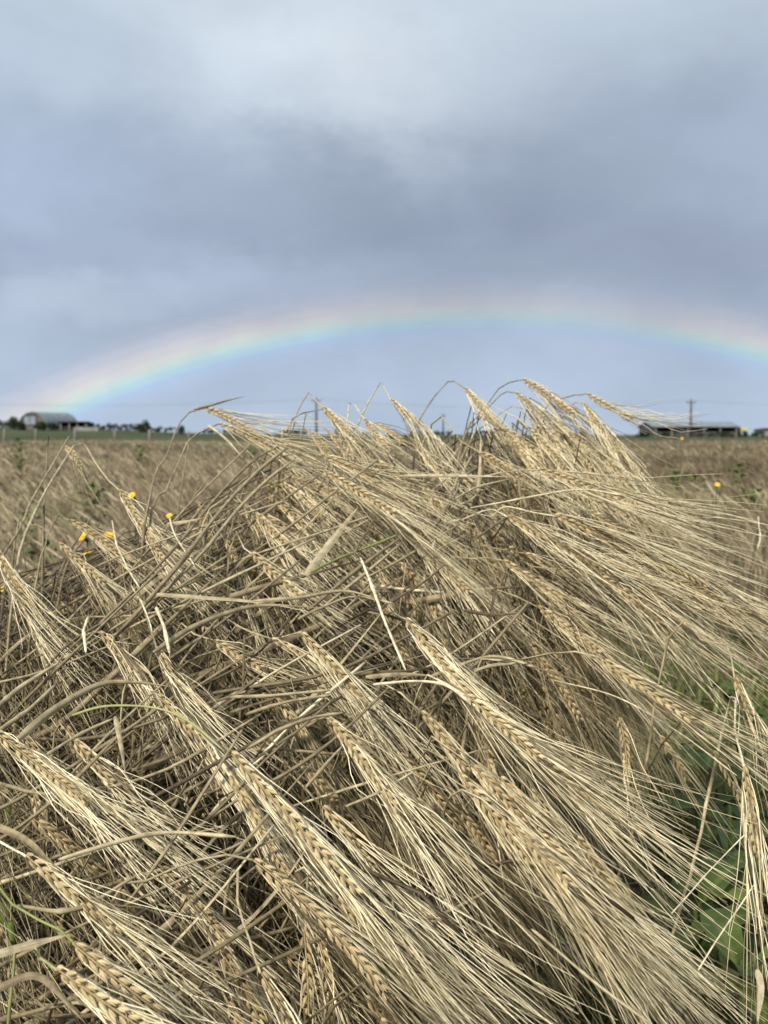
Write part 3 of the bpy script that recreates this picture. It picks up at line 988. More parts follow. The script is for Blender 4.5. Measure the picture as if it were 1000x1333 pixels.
# ------------------------------------------------------------------ hero stalks. pixels of the photo -> real points at the depth of the clump's surface
def path_px(pts):
    """(px, py[, extra depth]) triples -> world points on / behind the clump surface"""
    return [P(p[0], p[1], D0(p[0], p[1]) + (p[2] if len(p) > 2 else 0.0)) for p in pts]
def ground_root(p, dx=-.22, dy=.12):
    return np.array([p[0] + dx, p[1] + dy, 0.0])
HERO = [
 # stem px list (may be empty), B, E, A (beard end), depth offset, keyword options, label
 ([(190,672,.0),(218,590,0),(236,548,0),(252,533,0)], (266,531),(345,574),(440,598),-.02,dict(fan=.10,nawn=.8),'golden ear nodding level over the field, highest at the left, under a stray leaf tip'),
 ([(195,680,.02),(215,640,.02),(245,576,.02),(262,561,.02)], (284,552),(362,590),(450,640),.0,dict(tone=-.1,nawn=.8),'ear tucked just under the highest left ear, on a stem with a crook neck'),
 ([(56,700,.1),(58,640,.1),(62,590,.1),(66,563,.1)], (84,582),(106,607),(126,634),.10,dict(awn_len=.07,fan=.3,lod=1),'small frayed ear hanging off two upright stems at the far left'),
 ([(18,760,.05),(50,660,.05),(84,600,.05),(104,572,.05),(126,605,.03),(144,628,.01)], (156,638),(212,728),(282,790),.0,dict(fan=.12),'ear on a pale zigzag neck hanging from a sharply snapped stem at the left'),
 ([(44,775,.04),(66,690,.04),(76,672,.04)], (91,678),(152,720),(225,775),.03,dict(tone=-.12),'ear just below the zigzag neck, beside the yellow flower heads'),
 ([(20,700,.05),(30,690,.05),(46,681,.02)], (76,707),(134,758),(180,812),.01,dict(),'pale ear slanting down from a thin white neck at the far left'),
 ([(-40,700,.0)], (-4,716),(44,806),(120,905),.0,dict(fan=.14,size=1.1,awn_len=.15),'big ear entering from the left edge, golden grains fanning out below the flowers'),
 ([(300,700,.05),(306,672,.04)], (316,655),(345,705),(380,775),.05,dict(tone=-.08),'dusky ear dropping steeply beneath the thick bundle of grey stems'),
 ([(282,700,.06)], (294,704),(322,768),(345,830),.05,dict(tone=-.1,lod=1),'dull ear hanging just left of the ear with golden banded grains'),
 ([(300,716,.02),(312,712,.02)], (328,720),(390,775),(470,830),.0,dict(fan=.14,tone=.05),'ear with golden banded grains left of the wide tan leaf'),
 ([(364,590,.1),(372,562,.1),(388,535,.1),(401,511,.1),(410,520,.05)], (421,530),(464,575),(530,640),.0,dict(),'ear hanging from a thin peaked stem, first peak left of centre'),
 ([(372,580,.1),(386,548,.1),(401,532,.1)], (420,532),(446,566),(505,612),.05,dict(tone=-.08,lod=1,nawn=.7),'ear behind the first peaked stem, on a low horizontal neck'),
 ([(452,545,.1),(456,530,.1),(461,526,.08)], (474,546),(504,584),(560,640),.03,dict(nawn=.8),'ear under the little hooked stem between the two peaked ones'),
 ([(470,600,.15),(478,560,.12)], (487,551),(522,573),(580,600),.10,dict(lod=1,tone=-.05,nawn=.6),'half hidden blurred ear right behind the little hooked stem'),
 ([(452,590,.1),(464,557,.1),(482,520,.1),(496,498,.1),(501,506,.05)], (509,520),(549,556),(600,640),.0,dict(fan=.15),'ear swinging from the tallest straight peaked stem near the centre'),
 ([(515,600,.12),(535,565,.12),(562,520,.12),(580,499,.1),(592,496,.06)], (605,505),(646,556),(702,630),.0,dict(fan=.13,size=1.05),'ear at the end of the long curved neck left of the crown'),
 ([(600,590,.15),(630,535,.12),(652,502,.1),(668,497,.05)], (681,494),(748,540),(800,590),.0,dict(fan=.14,size=1.05,awn_len=.15),'topmost ear of the crown, its beard blown over the skyline'),
 ([(596,600,.15),(622,550,.12),(646,518,.1),(660,510,.05)], (671,511),(730,565),(806,650),-.02,dict(fan=.14,size=1.05),'second ear of the crown just under the topmost one'),
 ([(606,600,.16),(634,552,.14),(664,530,.1)], (686,534),(716,580),(770,668),.04,dict(tone=-.12),'dark shaded ear inside the crown below its two top ears'),
 ([(700,560,.15),(735,518,.1),(752,514,.05)], (764,513),(826,547),(872,556),.0,dict(fan=.16,nawn=.7,awn_len=.10),'separate golden ear standing out to the right of the crown against the sky'),
 ([(700,600,.15),(735,540,.12),(748,524,.08)], (758,524),(806,592),(850,668),.02,dict(fan=.12),'ear dropping steeply below the separate right-hand one'),
 ([(560,650,.1),(620,622,.05),(670,613,.02)], (702,611),(808,650),(1040,722),-.05,dict(fan=.17,size=1.15,awn_len=.19,tone=.05),'ear whose long awns stream level to the right edge over the open field'),
 ([(590,690,.1),(650,676,.05),(700,664,.03)], (722,671),(842,718),(1010,806),-.04,dict(fan=.13,size=1.12,awn_len=.17),'long ear below the streaming one, its beard massed at the right edge'),
 ([(560,720,.1),(610,672,.08),(640,664,.04)], (660,672),(790,742),(960,860),-.04,dict(fan=.14,size=1.12,awn_len=.165,tone=.05),'long dark-grained ear sweeping to lower right in the middle of the heap'),
 ([(560,760,.12),(620,728,.06)], (655,730),(730,780),(880,875),.02,dict(fan=.13,tone=-.03),'ear with yellow grains beneath the long dark-grained one'),
 ([(240,700,.1),(300,640,.06),(352,602,.03),(382,590,.02)], (418,592),(508,630),(640,690),-.04,dict(fan=.13,size=1.05),'ear crossing above the most prominent centre ear, on an arched grey stem'),
 ([(250,720,.1),(310,656,.06),(370,610,.03)], (420,613),(512,668),(660,775),-.06,dict(fan=.13,size=1.1,awn_len=.155,tone=.06),'prominent centre ear with a braided row of grains over a wide fan of awns'),
 ([(260,690,.1),(330,640,.06)], (373,622),(440,644),(520,690),.02,dict(tone=-.12,fan=.12),'shaded ear lying flat left of the prominent centre ear'),
 ([(260,730,.1),(320,650,.06)], (362,627),(420,674),(500,750),.01,dict(fan=.13),'ear starting beside the shaded flat one and dropping more steeply'),
 ([(280,740,.1),(322,650,.06)], (346,644),(398,688),(475,750),.03,dict(tone=-.05,lod=1),'dull ear third down the left shoulder of the heap'),
 ([(290,720,.1)], (328,664),(368,705),(440,780),.02,dict(fan=.14),'pale ear lowest down the left shoulder of the heap'),
 ([(480,600,.2),(520,566,.15)], (541,577),(572,618),(640,680),.06,dict(lod=1),'ear hidden behind the bright flat leaf right of centre'),
 ([(380,590,.15)], (402,562),(436,604),(480,660),.06,dict(lod=1,tone=-.05),'ear half buried below the first peaked stem'),
 ([(430,600,.15)], (425,560),(470,612),(530,680),.08,dict(lod=1,tone=-.05,nawn=.8),'ear buried below the hooked stem, only its shoulder showing'),
 ([(60,900,.1),(100,838,.04),(116,824,.02)], (130,823),(196,900),(290,1060),-.01,dict(fan=.10,size=1.05),'ear running under the grey bent leaf on the left side'),
 ([(172,760,.03),(182,785,.02),(196,818,.01)], (203,842),(262,950),(400,1110),-.02,dict(fan=.10,size=1.08),'ear hanging from a thin wavy neck beside the bright white stub'),
 ([(-30,930,.0)], (-6,953),(108,1040),(250,1150),-.03,dict(fan=.13,size=1.1,awn_len=.15,tone=.05),'broad ear coming in from the left edge at mid height'),
 ([(70,960,.03),(84,952,.02)], (95,962),(162,1036),(250,1105),.0,dict(fan=.10),'narrow ear just right of the broad one from the left edge'),
 ([(190,930,.04),(230,936,.02),(276,962,.0)], (300,980),(462,1158),(680,1400),-.06,dict(fan=.12,size=1.2,awn_len=.18,tone=.10),'largest ear, bright gold braid running down the lower middle'),
 ([(150,900,.05)], (205,905),(330,1040),(470,1230),-.0,dict(fan=.10,size=1.1,awn_len=.16,tone=.02),'ear lying left alongside the largest gold one'),
 ([(-30,1085,.0),(0,1102,.0),(18,1106,.0)], (34,1114),(150,1208),(330,1333),-.03,dict(fan=.14,size=1.12,awn_len=.15,tone=.06,stone=.85),'ear with yellowish grains starting from a short green neck at the lower left'),
 ([(-20,1170,.0),(30,1190,.0),(70,1204,.0),(92,1222,.0)], (98,1231),(205,1316),(330,1400),-.02,dict(size=1.12,tone=.03,green=True),'ear on a curved green stem in the lower left corner'),
 ([(20,1240,.0),(50,1246,.0)], (75,1262),(180,1336),(290,1420),-.03,dict(size=1.15,tone=.05,green=True),'lowest ear in the left corner, cut by the bottom edge'),
 ([(140,1185,.03),(200,1142,.02),(262,1120,.0),(300,1114,.0)], (330,1120),(500,1290),(640,1420),.0,dict(fan=.12,size=1.15,tone=-.08,awn_len=.16),'greyish ear arching over beneath the largest gold one'),
 ([(300,1140,.04),(312,1190,.04),(334,1240,.03)], (340,1266),(382,1336),(420,1400),.02,dict(lod=0,tone=-.02,nawn=.6),'small ear hanging from a long bare thread-like neck near the bottom'),
 ([(380,1180,.08)], (396,1212),(402,1320),(408,1400),.06,dict(tone=-.12,nawn=.7,lod=1),'dark ear hanging straight down at the bottom, left of a twin'),
 ([(405,1180,.08)], (416,1222),(436,1330),(445,1400),.07,dict(tone=-.08,nawn=.7,lod=1),'dark ear hanging straight down at the bottom, right of a twin'),
 ([(320,880,.08),(370,830,.03)], (392,824),(478,918),(640,1120),-.03,dict(fan=.09,size=1.12,awn_len=.17,tone=.07),'long ear with a tight bright beard running down from the crossed leaves'),
 ([(310,850,.06)], (354,832),(402,856),(480,930),.0,dict(tone=.04,lod=0),'short ear crossing behind the neck of the tight-bearded one'),
 ([(450,830,.1),(500,800,.04)], (528,806),(610,905),(790,1090),-.05,dict(fan=.12,size=1.14,awn_len=.18,tone=.07),'long ear right of the pale leaning straw, its beard fanned wide below'),
 ([(540,850,.1)], (606,905),(700,985),(900,1120),-.04,dict(fan=.15,size=1.14,awn_len=.18,tone=.04),'ear continuing the wide lower-right fan of awns'),
 ([(560,900,.1)], (640,925),(760,1040),(930,1180),-.02,dict(fan=.14,size=1.14,awn_len=.17),'ear whose awn tips reach the green leaves at lower right'),
 ([(380,970,.08),(415,935,.03)], (433,940),(515,1048),(630,1190),-.02,dict(fan=.11,size=1.1,awn_len=.15,tone=.05),'ear starting just under the brown horizontal stem in the centre'),
 ([(500,930,.1)], (548,926),(606,1000),(690,1120),.0,dict(fan=.10,tone=.06),'yellow-green grained ear between the two long lower ears'),
 ([(600,960,.12)], (634,988),(646,1030),(668,1110),.06,dict(lod=1,nawn=.7),'small ear peeping out below the yellow-green grained one'),
 ([(620,872,.02),(660,864,.0),(700,853,.0),(745,848,.0),(775,853,.0)], (786,860),(898,935),(1060,1040),-.05,dict(fan=.12,size=1.15,awn_len=.17,tone=-.04),'dark-grained ear on a long smooth grey arch pointing to the right edge'),
 ([(560,890,.02),(660,862,.1),(720,874,.1),(780,896,.1),(797,912,.1)], (806,934),(816,1012),(838,1080),.12,dict(fan=.12,lod=1,tone=.02,nawn=.8),'drooping ear hanging from a thin straw over the green gap'),
 ([(780,890,.2),(840,930,.2)], (858,958),(894,1014),(940,1078),.22,dict(lod=1,tone=-.1,nawn=.7),'faint brown ear slanting in the green gap behind'),
 ([(870,830,.0),(920,836,.0),(948,840,.0),(952,862,.0)], (956,882),(978,930),(1010,1030),.0,dict(tone=.02,fan=.11),'ear hanging from a straw bent at a right angle at the right edge'),
 ([(948,920,.05),(958,960,.0)], (968,998),(984,1108),(996,1250),-.02,dict(fan=.09,size=1.05,tone=-.02,awn_len=.15),'slender ear hanging vertically down the right edge'),
 ([(900,950,.15)], (928,978),(968,1050),(990,1110),.12,dict(lod=1,tone=-.08,nawn=.6),'grey withered ear between the two hanging ones at the right edge'),
 ([(240,840,.05)], (278,834),(338,868),(420,905),.02,dict(tone=-.02,lod=0),'ear in the shadows left of the crossed leaves'),
 ([(270,1030,.05)], (300,1010),(380,1150),(520,1350),.02,dict(size=1.1,tone=0,awn_len=.17),'ear lying close behind the largest gold one'),
 ([(380,1010,.1)], (420,1050),(520,1170),(700,1330),.02,dict(size=1.1,tone=.0,awn_len=.18),'ear filling the gap right of the largest gold one'),
 ([(470,700,.12)], (530,700),(610,770),(700,880),.05,dict(tone=-.02),'ear in the soft grey drape under the prominent centre ear'),
 ([(560,560,.15),(600,575,.1)], (625,590),(690,625),(800,690),.04,dict(tone=-.03),'ear emerging left of the streaming one'),
 ([(640,570,.15)], (690,560),(745,620),(830,720),.03,dict(tone=-.02),'ear low inside the crown pointing at the streaming one'),
 ([(640,560,.12)], (640,545),(690,600),(760,680),.05,dict(tone=-.05),'ear just left inside the crown'),
 ([(700,560,.12)], (716,540),(770,610),(840,700),.04,dict(tone=.0),'ear between the crown and the steeply dropping one'),
 ([(720,690,.1)], (770,720),(860,780),(1000,860),.0,dict(tone=.03,awn_len=.16),'ear whose beard ends just above the bent right-angle straw'),
 ([(640,780,.12)], (700,790),(780,850),(900,960),.06,dict(tone=-.05),'ear behind the long smooth grey arch'),
 ([(560,1010,.12)], (600,1010),(690,1120),(860,1290),.04,dict(tone=-.02,awn_len=.17,size=1.1),'ear deep in the lower right beard fan'),
 ([(600,1080,.14)], (650,1060),(740,1150),(880,1320),.04,dict(tone=-.04,awn_len=.16,size=1.1),'lowest ear of the lower right beard fan'),
 ([(180,1130,.08)], (210,1130),(300,1230),(440,1380),.05,dict(tone=-.10,awn_len=.15,size=1.1),'dull ear beneath the greyish arching one'),
 ([(450,1190,.1)], (440,1170),(560,1290),(700,1420),.05,dict(tone=-.02,awn_len=.16,size=1.1),'ear running out of the bottom edge right of the gold braid'),
]
for i, (stem, B, E_, A, off, kw, lab) in enumerate(HERO):
    r = np.random.default_rng(100 + i)
    kw = dict(kw)
    b = P(*B, D0(*B) + off)
    # the nodding ear also tips a little towards or away from the viewer
    e_ = P(*E_, D0(*E_) * .5 + D0(*B) * .5 + off + r.uniform(-.02, .02))
    a_ = P(*A, D0(*A) * .45 + D0(*B) * .55 + off + r.uniform(-.03, .04))
    if len(stem) > 1:
        pts = path_px(stem)
        f = pts[0]
        pts = [ground_root(f, -.10 - .12 * r.random(), .05 + .1 * r.random()),
               f * .62 + ground_root(f, -.10, .08) * .38] + pts + [b]
    else:
        pts = auto_stem(b, e_, r)
    barley(pts, b, e_, a_, lab, r, **kw)

# ------------------------------------------------------------------ loose straws and dead leaves that show singly
STRAWS = [
 # points, width mm, shade, kind (tube / leaf / green), label
 ([(24,962),(70,925),(128,893),(170,889),(224,894)], 7, .6, 'leaf', 'wide grey dead leaf bent over like a knee on the left side'),
 ([(95,931,-.02),(136,921,-.03),(190,924,-.03),(238,939,-.03),(292,978,-.02)], 2.6, .75, 'green', 'yellow-green stalk bowed across the grey knee-shaped leaf'),
 ([(61,982),(105,955),(150,934)], 3.6, .5, 'tube', 'grey straw rising to a snapped tip beneath the yellow-green stalk'),
 ([(150,932,-.01),(158,970,-.01),(164,1010,-.01)], 4.2, .62, 'leaf', 'short dead leaf hanging straight down from a snapped straw'),
 ([(204,773),(260,776),(340,783),(420,800)], 5.5, .6, 'leaf', 'long flat leaf lying level just above the bright white stub'),
 ([(200,850),(250,818),(306,796),(350,789),(420,792)], 6.0, .6, 'leaf', 'leaf curving up under the long level one'),
 ([(398,749),(430,706),(466,660)], 8.5, .62, 'leaf', 'broad tan leaf standing diagonally in the middle of the heap'),
 ([(405,746),(460,718),(518,695)], 3.2, .3, 'green', 'straight green stalk leaning beside the broad tan leaf'),
 ([(487,674),(470,700),(460,726)], 2.6, .1, 'tube', 'short dark twig-like stalk right of the broad tan leaf'),
 ([(400,796,.03),(460,746,.0),(520,701,.0)], 5.0, .25, 'tube', 'thick brown stem slanting below the green stalk'),
 ([(410,800,.04),(460,760,.01),(524,704,.01)], 3.6, .6, 'tube', 'pale stem running parallel under the thick brown one'),
 ([(469,726,-.01),(490,775,-.01),(508,822,-.01),(528,872,-.01)], 3.4, .9, 'tube', 'pale straight straw leaning the other way across the centre'),
 ([(330,782,-.01),(390,778,-.01),(450,770,-.01),(508,786,-.01)], 4.0, .6, 'leaf', 'twisted leaf crossing the foot of the pale leaning straw'),
 ([(388,806,.0),(420,790,.0),(460,776,.0),(512,785,.0)], 3.5, .5, 'tube', 'bent straw under the twisted leaf'),
 ([(510,784,.02),(550,757,.02),(579,734,.02)], 3.0, .15, 'tube', 'dark straw poking out below the prominent centre ear'),
 ([(520,620,-.02),(590,619,-.02),(664,620,-.02)], 4.0, .85, 'leaf', 'bright flat leaf lying level right of centre near the top'),
 ([(592,650,-.01),(625,634,-.01),(662,624,-.01)], 3.0, .55, 'tube', 'straw forking down from the end of the bright flat leaf'),
 ([(612,660,.0),(700,645,-.03),(760,638,-.04),(811,645,-.05)], 2.4, .8, 'tube', 'thin bowed straw over the streaming awns'),
 ([(640,672,-.01),(660,660,-.02),(700,668,-.03),(724,672,-.03)], 2.2, .8, 'tube', 'thin wavy neck left of the long massed ear'),
 ([(150,830,.06),(235,735,.0),(296,657,.0),(340,611,.0),(374,583,.0)], 5.5, .38, 'tube', 'front thick grey stem of the bundle climbing to the skyline'),
 ([(160,820,.08),(245,735,.01),(306,664,.01),(350,622,.01),(384,598,.01)], 5.0, .45, 'tube', 'lower thick stem of the bundle climbing to the skyline'),
 ([(120,820,.08),(225,722,.02),(284,650,.02),(330,600,.02),(362,580,.02)], 4.0, .3, 'tube', 'upper dark stem of the bundle climbing to the skyline'),
 ([(-10,742,.08),(30,690,.06),(54,640,.06),(90,566,.06)], 3.4, .4, 'tube', 'leaning stem left of the sharply snapped one'),
 ([(70,815,.08),(85,740,.06),(118,690,.06)], 3.2, .2, 'tube', 'dark upright stem below the zigzag neck'),
 ([(64,795,.1),(84,740,.1),(120,672,.1)], 3.0, .15, 'tube', 'second dark stem left of the flowers, slanting'),
 ([(228,700,.14),(236,650,.14),(246,570,.14)], 2.6, .25, 'tube', 'slim dark stem standing against the field under the highest left ear'),
 ([(225,690,.1),(255,645,.1),(276,615,.1)], 2.2, .3, 'tube', 'thin dark stalk crossing behind the bundle foot'),
 ([(204,792,-.02),(212,820,-.02),(221,851,-.02)], 4.2, .85, 'tube', 'bright white broken stub pointing downwards'),
 ([(115,803,.0),(114,824,.0),(112,848,.0)], 3.8, .9, 'tube', 'short white upright stub at the left'),
 ([(172,762,.0),(182,790,.0),(197,822,.0)], 2.0, .82, 'tube', 'thin white straw just left of the bright white stub'),
 ([(146,677,.02),(158,708,.0),(172,745,.0),(182,765,.0)], 2.2, .82, 'tube', 'pale thin straw bent at the tip right of the flowers'),
 ([(220,672,.0),(232,700,.0),(252,735,.0)], 2.2, .82, 'tube', 'pale thin straw dropping from a blunt leaf tip'),
 ([(218,682,.0),(240,678,.0),(264,674,.0)], 5.0, .7, 'leaf', 'blunt grey leaf tip lying level beside a yellow flower'),
 ([(270,553,-.0),(292,570,.0),(318,598,.0)], 3.2, .8, 'leaf', 'withered twisted leaf hanging below the highest left ear'),
 ([(252,533,-.01),(275,528,-.01),(296,522,-.01),(320,516,-.01)], 3.2, .45, 'leaf', 'wispy leaf tip blowing above the highest left ear'),
 ([(-20,934,.02),(30,895,.02),(78,862,.02)], 5.5, .5, 'tube', 'thick stem upper of the pair at the left edge'),
 ([(-20,965,.02),(30,925,.02),(72,892,.02)], 5.0, .45, 'tube', 'thick stem lower of the pair at the left edge'),
 ([(78,1120,.02),(150,1098,.0),(218,1086,.0),(310,1090,.0)], 4.0, .6, 'tube', 'stem bowed level under the broad ear from the left edge'),
 ([(-20,1070,.0),(30,1092,.0),(62,1120,.0),(84,1140,.0)], 5.5, .4, 'leaf', 'dark dead leaf above the yellowish-grained ear'),
 ([(-10,1243,.0),(40,1228,.0),(88,1217,.0)], 6.0, .6, 'leaf', 'flat leaf at the lower left edge touching the curved green stem'),
 ([(-10,1290,.02),(50,1270,.02),(110,1330,.02)], 5.0, .3, 'leaf', 'folded brown leaf in the lower left corner'),
 ([(20,1180,.03),(100,1190,.03),(180,1140,.02)], 4.0, .45, 'tube', 'stem passing behind the yellowish-grained ear'),
 ([(320,975,.02),(370,952,.0),(408,936,.0),(447,928,.0)], 4.2, .4, 'tube', 'brown horizontal stem broken at the centre'),
 ([(300,908,.04),(360,902,.02),(430,899,.02)], 3.8, .5, 'tube', 'level grey stem above the brown horizontal one'),
 ([(320,930,.04),(370,912,.02),(432,905,.02)], 3.6, .45, 'tube', 'grey stem slanting just under the level one'),
 ([(476,881,.0),(520,878,.0),(568,880,.0)], 4.0, .5, 'leaf', 'grey level leaf meeting the neck of the long fanned ear'),
 ([(486,890,-.01),(540,888,-.01),(580,895,-.01),(610,915,-.01),(640,930,-.01)], 3.2, .85, 'tube', 'golden arched straw over the long fanned ear'),
 ([(618,874,.0),(640,868,.0),(672,860,.0)], 4.2, .6, 'tube', 'grey stem end lying on the long fanned ear'),
 ([(395,1028,.04),(420,1000,.04),(446,972,.04)], 3.4, .5, 'tube', 'short stem in the dark hollow of the centre'),
 ([(450,1050,.04),(480,1036,.04),(540,1004,.04)], 3.0, .6, 'tube', 'short stem at the lower lip of the dark hollow'),
 ([(874,1190,-.0),(920,1140,.0),(972,1086,.0)], 1.1, .9, 'tube', 'thin white straw slanting up over the green leaves, upper one'),
 ([(910,1263,.0),(945,1205,.0),(982,1150,.0)], 1.2, .9, 'tube', 'thin white straw slanting up over the green leaves, lower one'),
 ([(690,1210,.0),(760,1264,.0),(850,1336,.0)], 2.2, .6, 'tube', 'tan stalk running out of the beard fan to the bottom edge'),
 ([(985,1262,.1),(990,1285,.1),(986,1330,.1)], 5.0, .75, 'leaf', 'pale torn leaf sticking up in the lower right corner'),
 ([(720,885,.05),(800,905,.05),(880,950,.05),(960,1010,.05)], 1.8, .8, 'tube', 'thin straw crossing the green gap under the dark-grained ear'),
 ([(620,702,.0),(640,690,.0),(694,656,.0)], 3.2, .2, 'tube', 'dark straw slanting up beneath the thin bowed straw'),
 ([(604,795,.03),(640,800,.03),(680,798,.03)], 4.0, .05, 'leaf', 'curled blackish leaf in the soft grey drape'),
 ([(560,880,.05),(640,855,.04),(700,870,.04)], 4.0, .5, 'tube', 'thick stem under the long smooth grey arch'),
 ([(988,672,.1),(990,700,.1),(986,715,.1)], 3.0, .7, 'tube', 'short upright straw at the right edge near the long awns'),
 ([(480,1180,.1),(560,1190,.1),(640,1160,.1)], 3.6, .3, 'tube', 'dim stem low behind the fanned beards'),
]
STEMGRP = 'single loose straws and dead leaves on the clump'
for i, (pp, w, sh, kind, lab) in enumerate(STRAWS):
    r = np.random.default_rng(500 + i)
    pts = path_px([(p[0], p[1], (p[2] if len(p) > 2 else 0) - .025) for p in pp])
    root = np.asarray(pts[0])
    if kind == 'leaf':
        o = blade(pts, w * .001, sh, None, root, r, name='dead_leaf', twist=1.2)
        tag(o, lab, 'dead leaf', STEMGRP)
        continue
    st = spline(pts, 24)
    k = len(st)
    st = st + np.sin(np.linspace(0, 5, k) + i)[:, None] * r.normal(0, .0007, 3)
    mb = MB()
    rad = np.full(k, w * .00042) * (1 + .12 * np.sin(np.linspace(0, 9, k) + i)) * np.interp(np.linspace(0, 1, k), [0, .04, .93, 1], [.6, 1, .85, .35])
    st = st + np.interp(np.linspace(0, 1, k), [0, r.uniform(.3, .6), 1], [0, 1, 0])[:, None] * r.normal(0, .0022, 3)
    rad *= 1 + .5 * np.exp(-((np.linspace(0, 1, k) - r.uniform(.3, .7)) * 40) ** 2)
    c = np.zeros((k, 3))
    c[:, 0] = np.clip(sh + np.linspace(-.05, .1, k) + r.normal(0, .04, k), 0, 1)
    mb.tubes(st[None], rad, 8, c[None], stripes=True)
    o = mb.build('broken_straw' if kind == 'tube' else 'green_stalk', M_green if kind == 'green' else M_stem, None, origin=root)
    tag(o, lab, 'straw' if kind == 'tube' else 'green stalk', STEMGRP)

# ------------------------------------------------------------------ the other stalks of the clump, each a thing of its own
def in_poly(x, y, poly):
    c = False
    for (x1, y1), (x2, y2) in zip(poly, poly[1:] + poly[:1]):
        if (y1 > y) != (y2 > y) and x < (x2 - x1) * (y - y1) / (y2 - y1) + x1:
            c = not c
    return c
ZONES = [
 # name, polygon of ear bases, number, angle below level, spread, depth offset lo-hi, tone (lowest values paint shade into the ears), beard length, label
 ([(470,690),(560,650),(690,720),(750,800),(720,900),(640,950),(540,880),(470,800)], 56, 66, 9, (.08, .34), -.28, .14,
  'weathered ear hanging in the soft grey drape under the prominent centre ear'),
 ([(560,580),(650,548),(725,545),(790,575),(830,640),(720,640),(600,640)], 24, 52, 7, (.03, .20), -.04, .14,
  'ear crowded into the wind-blown crown of the heap'),
 ([(620,650),(760,640),(860,700),(900,760),(780,780),(640,730)], 15, 34, 6, (.0, .12), -.02, .16,
  'ear lost in the mass of awns swept to the right edge'),
 ([(330,600),(420,570),(560,600),(620,680),(520,760),(380,730),(320,680)], 26, 48, 8, (.02, .16), -.06, .13,
  'ear packed on the left shoulder of the heap among others alike'),
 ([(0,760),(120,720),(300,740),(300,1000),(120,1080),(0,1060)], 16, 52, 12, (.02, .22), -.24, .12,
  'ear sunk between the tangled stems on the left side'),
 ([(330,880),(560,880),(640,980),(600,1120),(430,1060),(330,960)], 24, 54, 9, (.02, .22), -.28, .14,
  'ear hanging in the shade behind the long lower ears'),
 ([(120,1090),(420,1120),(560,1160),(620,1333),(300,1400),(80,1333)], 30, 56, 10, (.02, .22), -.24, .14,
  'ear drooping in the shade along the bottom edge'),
 ([(600,980),(690,1000),(760,1080),(720,1130),(640,1120)], 12, 48, 6, (.03, .16), -.02, .16,
  'ear buried in the wide lower-right fan of beards'),
]
for zi, (poly, n, ang0, spr, (o0, o1), tone, alen, lab) in enumerate(ZONES):
    r = np.random.default_rng(900 + zi)
    xs_, ys_ = [p[0] for p in poly], [p[1] for p in poly]
    done = 0
    while done < n:
        px, py = r.uniform(min(xs_), max(xs_)), r.uniform(min(ys_), max(ys_))
        if not in_poly(px, py, poly):
            continue
        done += 1
        d = D0(px, py) + r.uniform(o0, o1)
        a = math.radians(r.normal(ang0, spr))
        L = r.uniform(.07, .095)
        dirv = nrm(RIGHT * math.cos(a) - UP * math.sin(a) + FWD * r.normal(0, .22))
        b = P(px, py, d)
        e_ = b + dirv * L
        d2 = nrm(dirv + np.array([.05, 0, -.12]) + r.normal(0, .06, 3))
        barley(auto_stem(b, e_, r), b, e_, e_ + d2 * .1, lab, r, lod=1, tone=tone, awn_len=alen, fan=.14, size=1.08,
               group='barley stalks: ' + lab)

# loose stems lying through the clump, again each a thing
r = np.random.default_rng(77)
SZ = [
 ([(0,800),(160,700),(330,680),(460,740),(460,900),(380,1040),(200,1000),(0,1100)], 56, 36, 11, (.02, .14), 'grey-brown loose straw in the tangle of stems on the left side'),
 ([(330,760),(620,760),(640,860),(560,980),(400,1060),(330,960)], 22, 25, 20, (.05, .16), 'loose straw crossing the dark hollow in the middle of the heap'),
 ([(0,1060),(300,1090),(340,1200),(200,1333),(0,1333)], 26, 35, 16, (.04, .14), 'loose straw showing between the ears in the lower left corner'),
 ([(560,610),(650,600),(700,650),(600,730),(520,690)], 12, 55, 10, (.04, .16), 'brown upright stem showing through gaps under the crown'),
]
for poly, n, ang0, spr, (o0, o1), lab in SZ:
    xs_, ys_ = [p[0] for p in poly], [p[1] for p in poly]
    done = 0
    while done < n:
        px, py = r.uniform(min(xs_), max(xs_)), r.uniform(min(ys_), max(ys_))
        if not in_poly(px, py, poly):
            continue
        done += 1
        c_ = P(px, py, D0(px, py) + r.uniform(o0, o1))
        a = math.radians(r.normal(ang0, spr))
        dv = nrm(RIGHT * math.cos(a) + UP * math.sin(a) + FWD * r.normal(0, .15))
        sink = FWD * r.uniform(.03, .08)
        L = r.uniform(.07, .17) * (.5 if ang0 == 55 else 1)
        sag = np.array([0, 0, -1.]) * r.normal(.0, .012)
        kink = r.normal(0, .006, 3)
        st = spline([c_ - dv * L + sag + sink, c_ - dv * L * .4 + kink, c_ + dv * L * .3, c_ + dv * L + sag + sink], 14)
        sh = np.clip(r.normal(.36, .20), .03, 1)
        cc_ = np.zeros((14, 3))
        cc_[:, 0] = np.clip(sh + np.linspace(-.08, .08, 14), 0, 1)
        if r.random() < .24:
            o = blade(st, r.uniform(.004, .008), sh, None, st[0], r, name='dead_leaf', twist=2)
            tag(o, lab.replace('loose straw', 'dry leaf blade').replace('upright stem', 'dry leaf blade'), 'dead leaf', 'dry leaf blades: ' + lab)
            continue
        mb = MB()
        w_ = r.uniform(.0012, .0022)
        mb.tubes(st[None], w_ * (1 + .4 * np.exp(-((np.linspace(0, 1, 14) - r.uniform(.2, .8)) * 16) ** 2)) * np.linspace(1.1, .75, 14), 8, cc_[None], .8, True)
        tag(mb.build('broken_straw', M_stem, None, origin=st[0]), lab, 'straw', 'loose straws: ' + lab)

